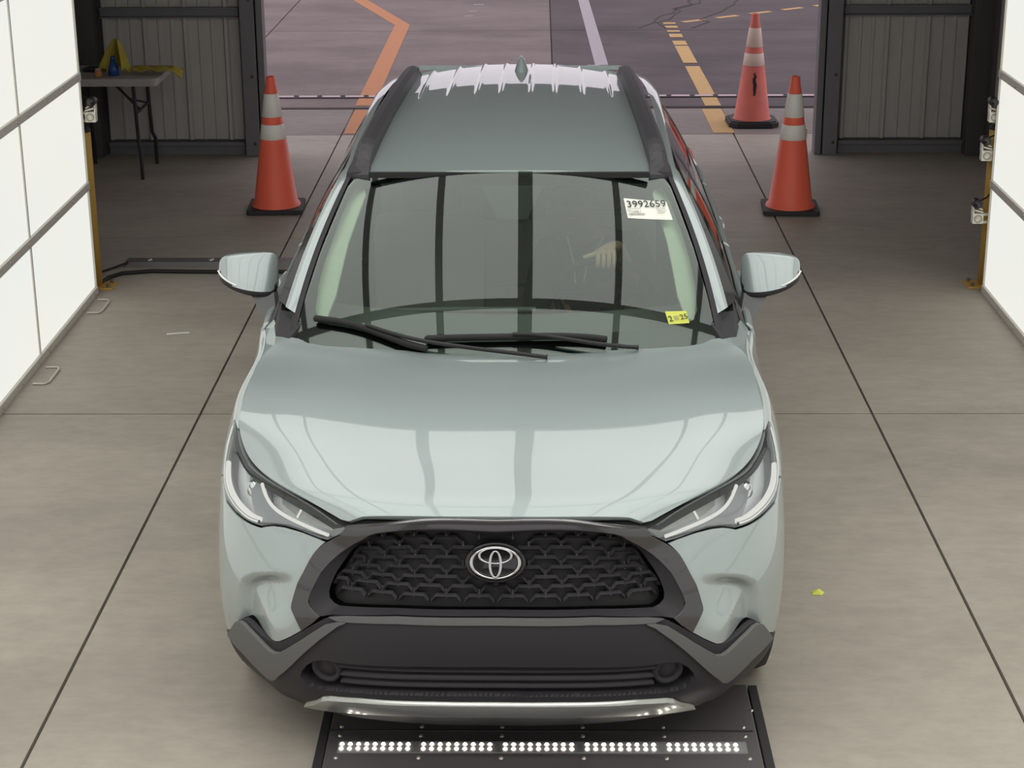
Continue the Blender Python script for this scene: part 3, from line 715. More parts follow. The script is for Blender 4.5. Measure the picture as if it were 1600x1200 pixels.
# ---- lower cladding
INT = [(.643, 1.49), (.632, 1.66), (.604, 1.88), (.567, 2.06), (.528, 2.12), (.477, 2.11), (.221, 2.22), (0, 2.25)]
INTb = [(0, 1.36), (.25, 1.32), (.444, 1.24), (.557, 1.16), (.6, 1.17), (.628, 1.27)]
SK = [(0, 1.17), (.2, 1.15), (.446, 1.07), (.56, .95), (.591, .85), (.65, .42), (.73, -.12)]
CLT = [(0, 3.47), (.29, 3.44), (.45, 3.33), (.485, 3.29), (.518, 3.17)]+[(.554, 3.0)]+[(a, b-.025) for a, b in CT]
clo = CLT+[(.95, 1.66), yz(.50, .33), yz(.545, .3), yz(.57, .22)]+[(1.0, -.05), (.9, -.12), (.8, -.12), (.74, -.12)]+SK[::-1]
panel('lower_bumper', boff(.002), mir(clo), M['clad_d'], CAR, holes=[mir(INT+INTb[::-1][:-1][:0]+[])[:len(INT)]+[(-a, b) for a, b in INT[::-1][1:]]+[(-a, b) for a, b in INTb[::-1]]+INTb[1:]], su=.016, sv=.12, thick=.02)
# raised grey corner band (V shape) with the edge facing up
FG = [(.921, 1.72), (.862, 2.34), (.848, 2.42), (.831, 2.43), (.785, 2.26), (.745, 2.08), (.728, 2.04), (.705, 2.08), (.611, 2.53), (.513, 3.06), (.47, 3.17), (.445, 3.18), (.47, 3.08), (.527, 2.73), (.629, 2.06), (.729, 1.38), (.755, 1.17), (.773, 1.09), (.789, 1.13), (.845, 1.49)]
for s in sides:
    panel('corner_band', boff(.016), sg_(s, FG), M['clad'], CAR, su=.014, sv=.1, thick=.016)
hb = [(0, 3.46), (.29, 3.43), (.45, 3.32), (.50, 3.24), (.47, 3.18), (.29, 3.27), (0, 3.30)]
panel('brow_strip', boff(.010), mir(hb), M['clad'], CAR, su=.03, sv=.1, thick=.012)
# lower intake
IN = panel('lower_intake', boff(-.06), mir(INT[::-1]+[])[:0]+INT[::-1]+[(-a, b) for a, b in INT[1:]][0:0]+[] if False else [p for p in INT]+[(-a, b) for a, b in INT[::-1][1:]]+[(-a, b) for a, b in INTb[::-1]]+INTb[1:], M['black'], CAR, su=.04, sv=.2, thick=0)
ring_loft('intake_wall', [p for p in INT]+[(-a, b) for a, b in INT[::-1][1:]]+[(-a, b) for a, b in INTb[::-1]]+INTb[1:], .002, [p for p in INT]+[(-a, b) for a, b in INT[::-1][1:]]+[(-a, b) for a, b in INTb[::-1]]+INTb[1:], -.06, M['clad_d'], IN, 160)
for vc, ve in ((2.06, 1.96), (1.83, 1.72), (1.59, 1.48)):
    us = np.linspace(-.5, .5, 41); V = []; vs = vc+(ve-vc)*(us/.48)**2
    A = boff(-.012)(us, vs); Bk = boff(-.05)(us, vs+.05); A2 = boff(-.012)(us, vs-.06)
    nn = len(us); Vv = np.concatenate([A, Bk, A2]); raw('slat', Vv, [(i, i+1, nn+i+1, nn+i) for i in range(nn-1)]+[(2*nn+i, 2*nn+i+1, i+1, i) for i in range(nn-1)], M['clad_d'], IN, True)
for u in (-.36, -.24, -.12, 0, .12, .24, .36):
    MB().tube(boff(-.04)(np.array([u, u]), np.array([2.15, 1.35])), .005, 6).build('slat_post', M['black'], IN)
for s in sides:
    c = boff(-.03)(np.array([s*.543]), np.array([1.78]))[0]; n_ = normal(belt0, np.array([s*.543]), np.array([1.78]))[0]
    fo = MB().lathe([(0, .012), (.028, .012), (.032, .006), (.036, .02), (.046, .02), (.05, -.02)], n=28).build('fog_lamp_cover', M['clad_d'], IN)
    fo.location = c; fo.rotation_euler = Vector(n_).to_track_quat('Z', 'Y').to_euler()
# skid plate
SKb = [(.73, -.12), (.62, .12), (.526, .30), (.40, .48), (.287, .57), (.15, .62), (0, .64)]
def skidS(u, v): return boff(.018)(u, v)
panel('skid_plate', skidS, mir([(0, 1.14), (.2, 1.12), (.446, 1.04), (.55, .93), (.585, .82), (.645, .40), (.725, -.08)]+SKb[1:]), M['silver'], CAR, su=.02, sv=.1, thick=.03)
panel('lip', boff(.0), mir([(0, .7), (.3, .62), (.526, .36), (.73, -.1), (.8, -.2), (.7, -.28), (.4, -.25), (0, -.25)]), M['clad_d'], CAR, su=.03, sv=.1, thick=.02)
# ---- hood
HF = [(0, .001), (.3, .001), (.62, .004), (.80, .006), (.85, .006), (.91, .003), (.965, .001), (.99, .006)]
hood_half = HF+[(.992, .03), (.992, .25), (.992, .5), (.992, .75), (.990, .93), (.985, .985), (.95, .985), (.88, .962), (.80, .957), (.70, .972), (.60, .988), (.45, 1.005), (.31, 1.015), (.15, 1.02), (0, 1.022)]
HD = panel('hood', hood, mir(hood_half), M['paint'], CAR, su=.022, sv=.018, thick=.02, eu=2e-3, ev=2e-3)
loft('hood_gap_shade', lambda u, v: hood(u, v)-np.array([0, 0, .035]), np.linspace(-1.02, 1.02, 30), np.linspace(.01, 1.02, 30), M['black'], HD)  # black sheet added below the hood so its edge gaps read as shade
# ---- front fenders
for s in sides:
    ao = arc(FW, .452, 118, 0, 14)
    ol = [(1.118, 6.99), (1.2, 6.5), (1.233, 5.85), (1.224, 5.5), (1.196, 5.19), (1.178, 4.93), yz(.665, .775), yz(.725, .755)]+ao+[yz(1.42, .35), yz(1.42, .42), yz(1.425, .6), yz(1.43, .8), yz(1.40, 1.0)]
    ol += [yz(1.37, 1.062)]+[(u, 6.99) for u in np.linspace(1.90, 1.13, 14)]
    panel('front_fender', belt0, sg_(s, ol), M['paint'], CAR, su=.02, sv=.15, thick=.012)
    # cladding ring round each wheel arch
    for yc, nm in ((FW, 'arch_cladding'), (RW, 'arch_cladding')):
        a0, a1 = (188, -8) if yc == FW else (188, -8)
        o_ = [yz(yc+.450*math.cos(math.radians(a)), max(.3, WZ+.450*math.sin(math.radians(a)))) for a in np.linspace(a0, a1, 26)]
        i_ = [yz(yc+.395*math.cos(math.radians(a)), max(.3, WZ+.395*math.sin(math.radians(a)))) for a in np.linspace(a1, a0, 26)]
        panel(nm, boff(.002), sg_(s, o_+i_), M['clad'], CAR, su=.03, sv=.2, thick=.05)
    # doors
    def door(nm, y0, y1, ol_=None):
        ol_ = ol_ or [yz(y0, .44), yz(y1, .44), yz(y1, .7), yz(y1-.01, 1.0), (yz(y1-.02, 1.06)[0], 6.98)]+[(u, 6.98) for u in np.linspace(yz(y1-.05, 1.0)[0], yz(y0+.02, 1.0)[0], 8)]+[yz(y0-.005, .95), yz(y0, .7)]
        d = panel(nm, belt0, sg_(s, ol_), M['paint'], CAR, su=.05, sv=.25, thick=.012); return d
    d1 = door('front_door', 1.436, 2.50)
    d2 = door('rear_door', 2.508, 3.45, [yz(2.508, .44), yz(3.05, .44), yz(3.12, .5), yz(3.2, .66), yz(3.36, .80), yz(3.45, .82), yz(3.45, 1.0), (yz(3.44, 1.05)[0], 6.98)]+[(u, 6.98) for u in np.linspace(yz(3.4, 1.0)[0], yz(2.52, 1.0)[0], 8)]+[yz(2.503, .95), yz(2.508, .7)])
    for d, yh in ((d1, 2.36), (d2, 3.30)):
        q = [belt0(s*yz(yh+dy, .965+.01*k)[0], yz(yh+dy, .965)[1])+np.array([s*off, 0, 0]) for k, (dy, off) in enumerate(((-.10, .008), (-.08, .03), (0, .038), (.08, .03), (.1, .008)))]
        MB().tube(q, [.010, .015, .016, .015, .010], 10).build('door_handle', M['paint'], d)
    qo = [(a, b) for a, b in [(yz(3.457, 1.05)[0], 6.98), yz(3.457, .82)]+[yz(RW+.452*math.cos(math.radians(a)), WZ+.452*math.sin(math.radians(a))) for a in np.linspace(106, 6, 12)]+[yz(4.1, .4)]]
    qo += [(4.9, 2.2), (5.0, 4), (5.0, 6), (4.95, 6.98)]+[(u, 6.98) for u in np.linspace(4.8, 4.1, 6)]
    panel('rear_quarter', belt0, sg_(s, qo), M['paint'], CAR, su=.06, sv=.3, thick=.012)
    panel('rocker_cladding', boff(.008), sg_(s, [yz(1.40, .24), yz(3.13, .24), yz(3.14, .34), yz(3.14, .425), yz(1.40, .425), yz(1.40, .34)]), M['clad'], CAR, su=.08, sv=.2, thick=.03)
# rear of the car
panel('tailgate', belt0, [(5.03, 2.6), (5.7, 2.6), (5.7, 6.98), (5.03, 6.98)], M['paint'], CAR, su=.08, sv=.4, thick=.01)
panel('tailgate', belt0, [(-5.03, 2.6), (-5.7, 2.6), (-5.7, 6.98), (-5.03, 6.98)], M['paint'], CAR, su=.08, sv=.4, thick=.01)
for s in sides:
    panel('rear_bumper', boff(.01), sg_(s, [yz(4.1, .24), (5.7, .3), (5.7, 2.55), (4.95, 2.2), yz(4.08, .42)]), M['clad'], CAR, su=.08, sv=.3, thick=.02)
    panel('tail_lamp', boff(.02), sg_(s, [(4.62, 5.4), (5.25, 5.3), (5.25, 6.4), (4.6, 6.5)]), M['red'], CAR, su=.05, sv=.2, thick=.03)
# ---- wheels
def wheel(y, s):
    r = MB().lathe([(.20, -.105), (.30, -.115), (.338, -.10), (.350, -.07), (.352, 0), (.350, .07), (.338, .10), (.30, .115), (.20, .105)], n=48, axis='X', closed=True).build('tyre', M['rubber'], CAR); r.location = (s*.785, y, WZ)
    rim = MB().lathe([(.20, .09), (.215, .10), (.222, .085), (.205, .06), (.205, -.06)], n=40, axis='X')
    for k in range(10):
        a = 2*PI*k/10+(.12 if k % 2 else -.12); rim.box((.07, .12*math.cos(a), .12*math.sin(a)), (.03, .18, .028), rx=a)
    rim.lathe([(0, .095), (.035, .095), (.05, .08), (.05, .04)], n=20, axis='X')
    o = rim.build('rim', M['wheel'], r)
    if s < 0: o.rotation_euler = (0, 0, PI)
    return r
for y in (FW, RW):
    for s in sides: wheel(y, s)
for s in sides:
    MB().lathe([(.42, -.16), (.42, .1), (.0, -.16)], n=32, axis='X').build('wheel_well', M['black'], CAR).location = (s*.62, FW, WZ)

# ---- windscreen
gl_half = [(0, .0), (.3, .0), (.6, .0), (.95, .0), (1.0, .02), (1.01, .2), (1.015, .5), (1.0, .9), (.975, .965), (.93, .99), (.6, .995), (0, .995)]
WG = panel('windscreen', wind, mir(gl_half), M['wglass'], CAR, su=.03, sv=.03, thick=0, eu=2e-3, ev=2e-3)
def woff(k): return lambda u, v: wind(u, v)+normal(wind, np.asarray(u, float), np.asarray(v, float), 2e-3, 2e-3)*k
fi = [(0, .165), (.3, .163), (.6, .150), (.86, .128), (.915, .14), (.945, .18), (.968, .30), (.985, .5), (.965, .84), (.945, .89), (.90, .925), (.84, .948), (.4, .966), (0, .97)]
panel('frit_border', woff(-.004), mir(gl_half), M['frit'], WG, holes=[mir(fi)], su=.03, sv=.03, thick=0, eu=2e-3, ev=2e-3)
for s in sides:
    # black strip between glass and pillar
    vs = np.linspace(.03, 1.0, 24); A = woff(.004)(s*(1.0+.02*np.sin(PI*vs)), vs); B_ = woff(.010)(s*(1.022+.02*np.sin(PI*vs)), vs); C_ = woff(-.01)(s*(1.045+.02*np.sin(PI*vs)), vs); n = len(vs)
    raw('pillar_trim', np.concatenate([A, B_, C_]), [(i, i+1, n+i+1, n+i) for i in range(n-1)]+[(n+i, n+i+1, 2*n+i+1, 2*n+i) for i in range(n-1)], M['clad_d'], CAR, True)
    panel('inner_pillar_trim', woff(-.035), sg_(s, [(1.0, .1), (.97, .1), (.90, .16), (.885, .3), (.905, .6), (.90, .9), (.93, .95), (1.0, .97)]), M['beige'], CAR, su=.03, sv=.05, thick=.01, eu=2e-3, ev=2e-3)
hl_ = MB().box((0, 1.88, 1.505), (1.04, .02, .02)).build('header_seal', M['rubber'], CAR)
# ---- greenhouse sides
def xg(y, z):
    e = np.stack([np.interp(y, E_SH[:16, 1], E_SH[:16, k]) for k in (0, 2)], -1); dz = z-e[..., 1]
    return e[..., 0]-.36*dz-.45*dz*dz
def topz(y): return np.interp(y, [1.36, 1.6, 1.8, 2.0, 2.2, 2.6, 3.0, 3.5, 3.9, 4.2], [1.085, 1.235, 1.355, 1.445, 1.485, 1.515, 1.52, 1.505, 1.47, 1.42])
def green(u, v):
    y = np.asarray(u, float); v = np.asarray(v, float); y, v = np.broadcast_arrays(y, v); s = np.sign(y); y = np.abs(y)
    zb = np.interp(y, E_SH[:16, 1], E_SH[:16, 2]); z = zb+(np.maximum(topz(y), zb+.001)-zb)*v
    return np.stack([s*xg(y, z), y, z], -1)
def goff(k): return lambda u, v: green(u, v)+np.array([1, 0, .3])*np.sign(np.asarray(u, float))[..., None]*np.array([k, 0, 0])
for s in sides:
    wins = {'front_door_glass': [(1.56, .10), (2.44, .06), (2.46, .94), (2.05, .94), (1.85, .9), (1.66, .72)], 'rear_door_glass': [(2.58, .06), (3.40, .06), (3.44, .94), (2.57, .94)], 'quarter_glass': [(3.53, .1), (3.98, .35), (3.86, .8), (3.53, .92)]}
    wins['front_door_glass'] = [(1.62, .12), (2.44, .06), (2.46, .94), (2.05, .94), (1.85, .92), (1.70, .8)]
    fr = panel('window_frame', goff(-.004), sg_(s, [(1.42, .02), (2.4, .02), (3.4, .02), (4.12, .02), (4.1, .99), (3.4, .99), (2.4, .99), (1.9, .99), (1.5, .95)]), M['frit'], CAR, holes=[sg_(s, w_) for w_ in wins.values()], su=.06, sv=.1, thick=.012)
    for nm, ol in wins.items():
        panel(nm, goff(-.008), sg_(s, ol), M['sglass'], CAR, su=.06, sv=.1, thick=0)
    # pillar and cant rail in one sweep
    n = 60; tt = np.linspace(0, 1, n)
    yA = np.interp(tt, [0, .45, 1], [0, 1, 1]); vv_ = np.clip(tt/.45, 0, 1)*.875+.125
    A = woff(.008)(s*(1.018+.02*np.sin(PI*np.clip(vv_, 0, 1))), vv_)
    yr = np.interp(tt, [.45, 1], [1.96, 4.16]); k_ = tt >= .45
    zr = _rc(np.maximum(yr, 1.95))-.032; xr = _rw(np.maximum(yr, 1.95))+.035
    A = np.where(k_[:, None], np.stack([s*xr, yr, zr], -1), A)
    yb = np.interp(tt, [0, .45, 1], [1.46, 2.08, 4.18]); Bq = green(s*yb, np.full(n, .985))
    # smooth the join
    Bf = Bq.copy(); wB = np.interp(tt, [0, .4, .55, .75], [.50, .62, .8, 1.0])[:, None]; Bq = A+(Bq-A)*wB
    for _ in range(6): A[1:-1] = A[1:-1]*.5+(A[:-2]+A[2:])*.25
    mid = (A+Bq)/2+np.array([s*.030, -.012, .022]); rows = []
    for q in np.linspace(0, 1, 7): rows.append(A*(1-q)**2+mid*2*q*(1-q)+Bq*q*q)
    V = np.concatenate(rows); Fc = [(i*n+j, i*n+j+1, (i+1)*n+j+1, (i+1)*n+j) for i in range(6) for j in range(n-1)]
    if s < 0: Fc = [f[::-1] for f in Fc]
    raw('side_pillar', V, [f[::-1] for f in Fc], M['paint'], CAR, True)
    fr2 = np.concatenate([Bq-np.array([s*.004, 0, .004]), Bf-np.array([s*.004, 0, 0])]); kk = int(n*.75)
    raw('pillar_seal', fr2, [(j, j+1, n+j+1, n+j) for j in range(kk)], M['frit'], CAR, True)
    # black corner piece where pillar, fender and windscreen meet
    q0 = woff(.010)(np.array([s*.99, s*1.07, s*1.06, s*.99]), np.array([.02, .03, .115, .115]))
    c0 = [(s*.745, 1.235, 1.075), (s*.80, 1.26, 1.075), (s*.815, 1.34, 1.085), (s*.80, 1.40, 1.125), (s*.735, 1.34, 1.135), (s*.715, 1.30, 1.105)]
    cb_ = [(a*.97, b+.02, c-.05) for a, b, c in c0]
    MB().add(c0+cb_, [(0, 1, 2, 3, 4, 5)]+[(i, (i+1) % 6, 6+(i+1) % 6, 6+i) for i in range(6)]).build('pillar_foot', M['clad_d'], CAR)
    fc = [(.742, 1.236, 1.072), (.793, 1.182, 1.063), (.830, 1.112, 1.050), (.846, 1.24, 1.056), (.853, 1.39, 1.062), (.826, 1.41, 1.088), (.805, 1.33, 1.082), (.768, 1.275, 1.078)]
    fv = [(s*a, b, c) for a, b, c in fc]+[(s*a*.985, b, c-.03) for a, b, c in fc]
    MB().add(fv, [tuple(range(8))]+[(i, (i+1) % 8, 8+(i+1) % 8, 8+i) for i in range(8)]).build('fender_corner', M['paint'], CAR)
    MB().add([(s*.828, 1.36, 1.06), (s*.835, 1.56, 1.065), (s*.80, 1.53, 1.17), (s*.805, 1.36, 1.085), (s*.80, 1.36, 1.05), (s*.80, 1.56, 1.05), (s*.77, 1.53, 1.16), (s*.78, 1.36, 1.075)], [(0, 1, 2, 3), (7, 6, 5, 4), (0, 4, 5, 1), (1, 5, 6, 2), (2, 6, 7, 3), (3, 7, 4, 0)]).build('mirror_sail', M['black'], CAR)
# ---- cowl and wipers
loft('cowl', lambda u, v: np.stack([u*.74, 1.04+.13*u*u+.12*v, 1.0+.04*u*u+.0*v], -1), np.linspace(-1, 1, 24), np.linspace(0, 1, 4), M['clad_d'], CAR)
def wp(pts, k): p = np.array(smooth_poly(pts, it=2)); return woff(k)(p[:, 0], p[:, 1])
W1 = MB().tube(wp([(-.923, .128), (-.80, .140), (-.70, .140), (-.60, .122), (-.46, .092)], .022), [.006]+[.011]*15+[.006], 8).build('wiper', M['rubber'], CAR) if False else None
def wiper(blade, arm):
    p = wp(blade, .020); r = [.007]+[.0125]*(len(p)-2)+[.007]
    b = MB().tube(p, r, 8).build('wiper', M['rubber'], CAR)
    p2 = wp(arm, .034); MB().tube(p2, [.008]+[.0075]*(len(p2)-2)+[.011], 8).build('wiper_arm', M['black'], b)
wiper([(-.925, .122), (-.82, .136), (-.713, .136), (-.60, .118), (-.46, .088), (-.36, .075)], [(-.66, .135), (-.55, .118), (-.40, .098), (-.2, .085), (.05, .062), (.2, .04)])
wiper([(-.379, .118), (-.2, .135), (.035, .142), (.25, .140), (.40, .124), (.486, .105)], [(.04, .142), (.16, .138), (.3, .112), (.45, .078), (.62, .042)])
# ---- roof
RF = panel('roof', roof, mir([(0, .0), (.5, .0), (.97, .0), (1.0, .01), (1.0, .3), (1.0, .6), (1.0, .9), (.98, .985), (.9, 1.0), (0, 1.0)]), M['paint'], CAR, su=.008, sv=.02, thick=.02, eu=1.5e-3, ev=2e-3)
loft('headliner', lambda u, v: roof(u*.98, v)*np.array([1, 1, 0])+np.stack([0*u, 0*u, _rc(1.88+2.34*v)-.075], -1), np.linspace(-1, 1, 10), np.linspace(.02, .98, 12), M['beige'], CAR, True)
loft('rear_window', lambda u, v: np.stack([u*(.52+.12*(1-v)), 4.30-.14*v+.1*(1-v)-.05*u*u, 1.14+(1.5-1.14)*v], -1), np.linspace(-1, 1, 8), np.linspace(0, 1, 6), M['sglass'], CAR, True)
MB().prism([(4.16, 1.515), (4.16, 1.535), (4.36, 1.505), (4.37, 1.495), (4.30, 1.49)], 'X', -.50, .50).build('rear_spoiler', M['paint'], CAR)
RY = [1.93, 2.0, 2.1, 2.25, 2.5, 3.0, 3.5, 3.85, 3.95]; RXc = [.566, .563, .558, .551, .540, .522, .510, .502, .500]
for s in sides:
    n = 40; ys = np.linspace(RY[0], RY[-1], n); xs = np.interp(ys, RY, RXc); zt = _rc(ys)-.03; e = np.minimum((ys-RY[0])/.28, (RY[-1]-ys)/.12); lift = .055*sstep(np.clip(e, 0, 1))+.004
    prof = []
    for dx, f_ in ((-.036, 0), (-.032, .82), (-.010, 1.0), (.016, .92), (.036, .55), (.040, 0)):
        wdt = np.where(e < .3, 1.15, 1.0); prof.append(np.stack([s*(xs+dx*wdt), ys, zt+.004+lift*f_+(0 if f_ else -.02)], -1))
    k = len(prof); V = np.stack(prof, 1).reshape(-1, 3)
    Fc = [(i*k+j, i*k+j+1, (i+1)*k+j+1, (i+1)*k+j) for i in range(n-1) for j in range(k-1)]+[tuple(range(k)), tuple(range((n-1)*k, n*k))[::-1]]
    MB().add(V, Fc).build('roof_rail', M['railm'], CAR)
    MB().add([(s*x, y, z) for (x, y, z) in ((.525, 1.90, 1.502), (.61, 1.94, 1.49), (.60, 1.99, 1.512), (.525, 1.95, 1.52), (.525, 1.90, 1.47), (.61, 1.94, 1.46), (.60, 1.99, 1.46), (.525, 1.95, 1.46))], [(0, 1, 2, 3), (0, 4, 5, 1), (1, 5, 6, 2), (2, 6, 7, 3), (3, 7, 4, 0)]).build('rail_end_cap', M['railm'], CAR)
# antenna fin
def fin(u, v):
    h = v; l = .075*(1-.75*h)+.006; w_ = .030*(1-h)**.7*(1-.0*h)+.005
    a = u*2*PI
    return np.stack([w_*np.cos(a), .03*h+.02+l*np.sin(a), .072*h+0*u], -1)
AN = loft('antenna', fin, np.linspace(0, 1, 25), np.linspace(0, 1, 10), M['paint'], CAR); AN.location = (.012, 3.86, 1.548)
MB().lathe([(0, .079), (.005, .076), (.007, .07)], (0, .05, 0), 10).build('antenna_tip', M['paint'], AN)
# ---- mirrors
def mirror(s):
    xs = [.862, .872, .90, .96, 1.02, 1.055, 1.071, 1.076]; zt = [1.200, 1.222, 1.232, 1.234, 1.230, 1.222, 1.210, 1.20]; zb = [1.108, 1.084, 1.082, 1.094, 1.114, 1.132, 1.146, 1.160]; dp = [.03, .055, .075, .082, .075, .058, .036, .015]
    yf = [1.735, 1.70, 1.672, 1.658, 1.668, 1.69, 1.715, 1.745]
    def S(t, a):
        t = np.asarray(t, float); f = lambda L_: nspline(range(8), L_)(t)
        x, zt_, zb_, d, y0 = f(xs), f(zt), f(zb), f(dp), f(yf)
        ca, sa = np.cos(a), np.sin(a); p = .46
        cx = np.sign(ca)*np.abs(ca)**p; sz = np.sign(sa)*np.abs(sa)**p
        yb = 1.80
        z_ = (zt_+zb_)/2+(zt_-zb_)/2*sz; y_ = (y0+yb)/2-(yb-y0)/2*cx
        y_ = y_+.78*np.maximum(z_-zb_-.012, 0)*np.clip((yb-y_)/(yb-y0+1e-6), 0, 1)
        return np.stack([s*x, y_, z_], -1)
    n, k = 32, 40; T, A = np.meshgrid(np.linspace(0, 7, k), np.linspace(0, 2*PI, n, endpoint=False)); P = S(T, A)
    V = P.reshape(-1, 3); lowz = 1.1
    Fc = [(i*k+j, i*k+j+1, ((i+1) % n)*k+j+1, ((i+1) % n)*k+j) for i in range(n) for j in range(k-1)]
    Fc += [tuple(i*k for i in range(n)), tuple(i*k+k-1 for i in range(n))]
    up = []; lo = []
    for f in Fc:
        c = V[list(f)].mean(0); t = np.interp(abs(c[0]), xs, range(8)); zl = np.interp(t, range(8), zb)+.026+.004*(t > 4)
        (lo if c[2] < zl else up).append(f)
    o = raw('door_mirror', V, up, M['paint'], CAR, True); bm = bmesh.new(); bm.from_mesh(o.data); bmesh.ops.recalc_face_normals(bm, faces=bm.faces[:]); bm.to_mesh(o.data); bm.free()
    if True:
        l = raw('lower_shell', V, lo, M['clad_d'], o, True); bm = bmesh.new(); bm.from_mesh(l.data); bmesh.ops.recalc_face_normals(bm, faces=bm.faces[:]); bm.to_mesh(l.data); bm.free()
    ts = np.linspace(3.6, 6.6, 12); a_ = np.full(12, 0.); P1 = []
    for t in ts:
        zz = np.interp(t, range(8), zb)+.030; zt_, zb_ = np.interp(t, range(8), zt), np.interp(t, range(8), zb); sv_ = (zz-(zt_+zb_)/2)/((zt_-zb_)/2); a = -math.asin(min(1, abs(sv_)**(1/.46)))
        P1.append(S(np.array([t]), np.array([a]))[0]+np.array([s*.002, -.002, 0]))
    MB().tube(P1, .0035, 6).build('turn_signal', M['sig'], o)
    MB().box((s*.968, 1.802, 1.168), (.17, .006, .09), ch=.002).build('mirror_glass', M['mirror'], o)
    # stalk
    a = [(s*.868, 1.705, 1.100), (s*.955, 1.69, 1.105), (s*.955, 1.77, 1.105), (s*.868, 1.78, 1.10)]; b = [(s*.845, 1.585, 1.045), (s*.886, 1.58, 1.025), (s*.886, 1.68, 1.025), (s*.845, 1.69, 1.045)]
    MB().add(a+b, [(0, 1, 5, 4), (1, 2, 6, 5), (2, 3, 7, 6), (3, 0, 4, 7), (0, 3, 2, 1), (4, 5, 6, 7)]).build('mirror_stalk', M['clad'], o)
for s in sides: mirror(s)
# ---- stickers on the windscreen
def wframe(u, v, k=.003):
    p = woff(k)(np.array([u]), np.array([v]))[0]; a = wind(u+.01, v)-wind(u-.01, v); a /= np.linalg.norm(a); n_ = normal(wind, np.array([u]), np.array([v]), 2e-3, 2e-3)[0]; b = np.cross(n_, a)
    return Matrix(((a[0], b[0], n_[0], p[0]), (a[1], b[1], n_[1], p[1]), (a[2], b[2], n_[2], p[2]), (0, 0, 0, 1)))
st_ = panel('window_sticker', woff(.0015), [(.691, .829), (.942, .797), (.947, .683), (.693, .712)], M['sticker'], WG, su=.03, sv=.03, thick=.0008, eu=2e-3, ev=2e-3)
st_['label'] = 'white numbered sticker'
F0 = wframe(.700, .772, .0045); tilt = Matrix.Rotation(math.radians(-2.0), 4, 'Z')
text_part('sticker_number', '3992659', .050, M['ink'], st_, F0 @ tilt @ Matrix.Diagonal((.85, 1, 1, 1)))
F1 = wframe(.701, .728, .0045) @ tilt
text_part('sticker_code', 'TUAK1', .016, M['greyink'], st_, F1 @ Matrix.Translation((0, .011, 0)))
bb = MB(); random.seed(2); x = 0
while x < .062:
    w_ = random.choice((.0008, .0012, .002)); bb.box((x+w_/2, .002, .0002), (w_, .009, .0004)); x += w_+random.choice((.0008, .0014))
b_ = bb.build('barcode', M['greyink'], st_); b_.matrix_local = F1
g_ = MB()
for k, (x0, x1, y_) in enumerate(((0, .05, .031), (.105, .14, .028), (.108, .145, .02), (.11, .14, .012), (.108, .135, .004))): g_.box(((x0+x1)/2, y_, .0002), (x1-x0, .0018, .0004))
g_ = g_.build('fine_print', M['greyink'], st_); g_.matrix_local = F1
s2 = panel('inspection_sticker', woff(.0015), [(.787, .206), (.889, .187), (.891, .126), (.793, .143)], M['ysticker'], WG, su=.03, sv=.03, thick=.0008, eu=2e-3, ev=2e-3); s2['label'] = 'yellow dated sticker'
F2 = wframe(.797, .152, .0045) @ Matrix.Rotation(math.radians(-3), 4, 'Z')
text_part('sticker_month', '2', .034, M['navy'], s2, F2)
text_part('sticker_year', '25', .030, M['ink'], s2, F2 @ Matrix.Translation((.043, .001, 0)))
gg = MB()
for k in range(4): gg.box((.03, .004+.005*k, .0002), (.018, .0018, .0004))
gg = gg.build('fine_print', M['greyink'], s2); gg.matrix_local = F2
# ---- camera housing behind the mirror, rear-view mirror
MB().add([(x, y, z) for x, y, z in ((-.10, 1.83, 1.475), (.13, 1.83, 1.475), (.07, 1.68, 1.385), (-.04, 1.68, 1.385), (-.10, 1.88, 1.45), (.13, 1.88, 1.45), (.07, 1.73, 1.36), (-.04, 1.73, 1.36))], [(0, 1, 2, 3), (7, 6, 5, 4), (0, 4, 5, 1), (1, 5, 6, 2), (2, 6, 7, 3), (3, 7, 4, 0)]).build('camera_housing', M['black'], CAR)
rv = MB().box((.015, 1.86, 1.37), (.24, .03, .065), rx=.2, ch=.012).build('rear_view_mirror', M['black'], CAR)
# ---- cabin
DB = loft('dashboard', lambda u, v: np.stack([u*.70, 1.14+.16*u*u+v*.62, .985+.05*np.sin(np.clip(v*1.15, 0, 1)*PI/2)-.30*np.clip(v-.85, 0, 1)/.15*.9], -1), np.linspace(-1, 1, 30), np.linspace(0, 1, 24), M['dash'], CAR)
MB().box((0, 1.80, .76), (1.4, .12, .34), ch=.03).build('dash_face', M['dash'], DB)
MB().tube([(-.62, 1.72, 1.02), (-.2, 1.72, 1.03), (.1, 1.72, 1.03)], .012, 8).build('dash_trim', M['dash'], DB)
SWc = Vector((.36, 1.985, 1.01)); SWR = Matrix.Rotation(math.radians(116), 3, 'X')
sw = MB().tube([SWc+SWR @ Vector((.182*math.cos(a), .182*math.sin(a), 0)) for a in np.linspace(0, 2*PI, 41)], .0145, 10, caps=False).build('steering_wheel', M['rubber'], CAR)
hub = MB().lathe([(0, .02), (.05, .018), (.062, 0), (.05, -.05)], n=24)
for a in (0, PI, -PI/2): hub.box((.11*math.cos(a), .11*math.sin(a), 0), (.15, .03, .014), rz=a)
hb_ = hub.build('hub', M['black'], sw); hb_.matrix_local = Matrix.Translation(SWc) @ SWR.to_4x4()
for x in (-.36, .36):
    se = MB().box((x, 2.45, .50), (.50, .52, .16), ch=.05).build('front_seat', M['seat'], CAR)
    MB().box((x, 2.78, .82), (.48, .14, .62), rx=-.22, ch=.05).build('backrest', M['seat'], se)
    MB().box((x, 2.86, 1.22), (.26, .10, .18), rx=-.15, ch=.04).build('headrest', M['seat'], se)
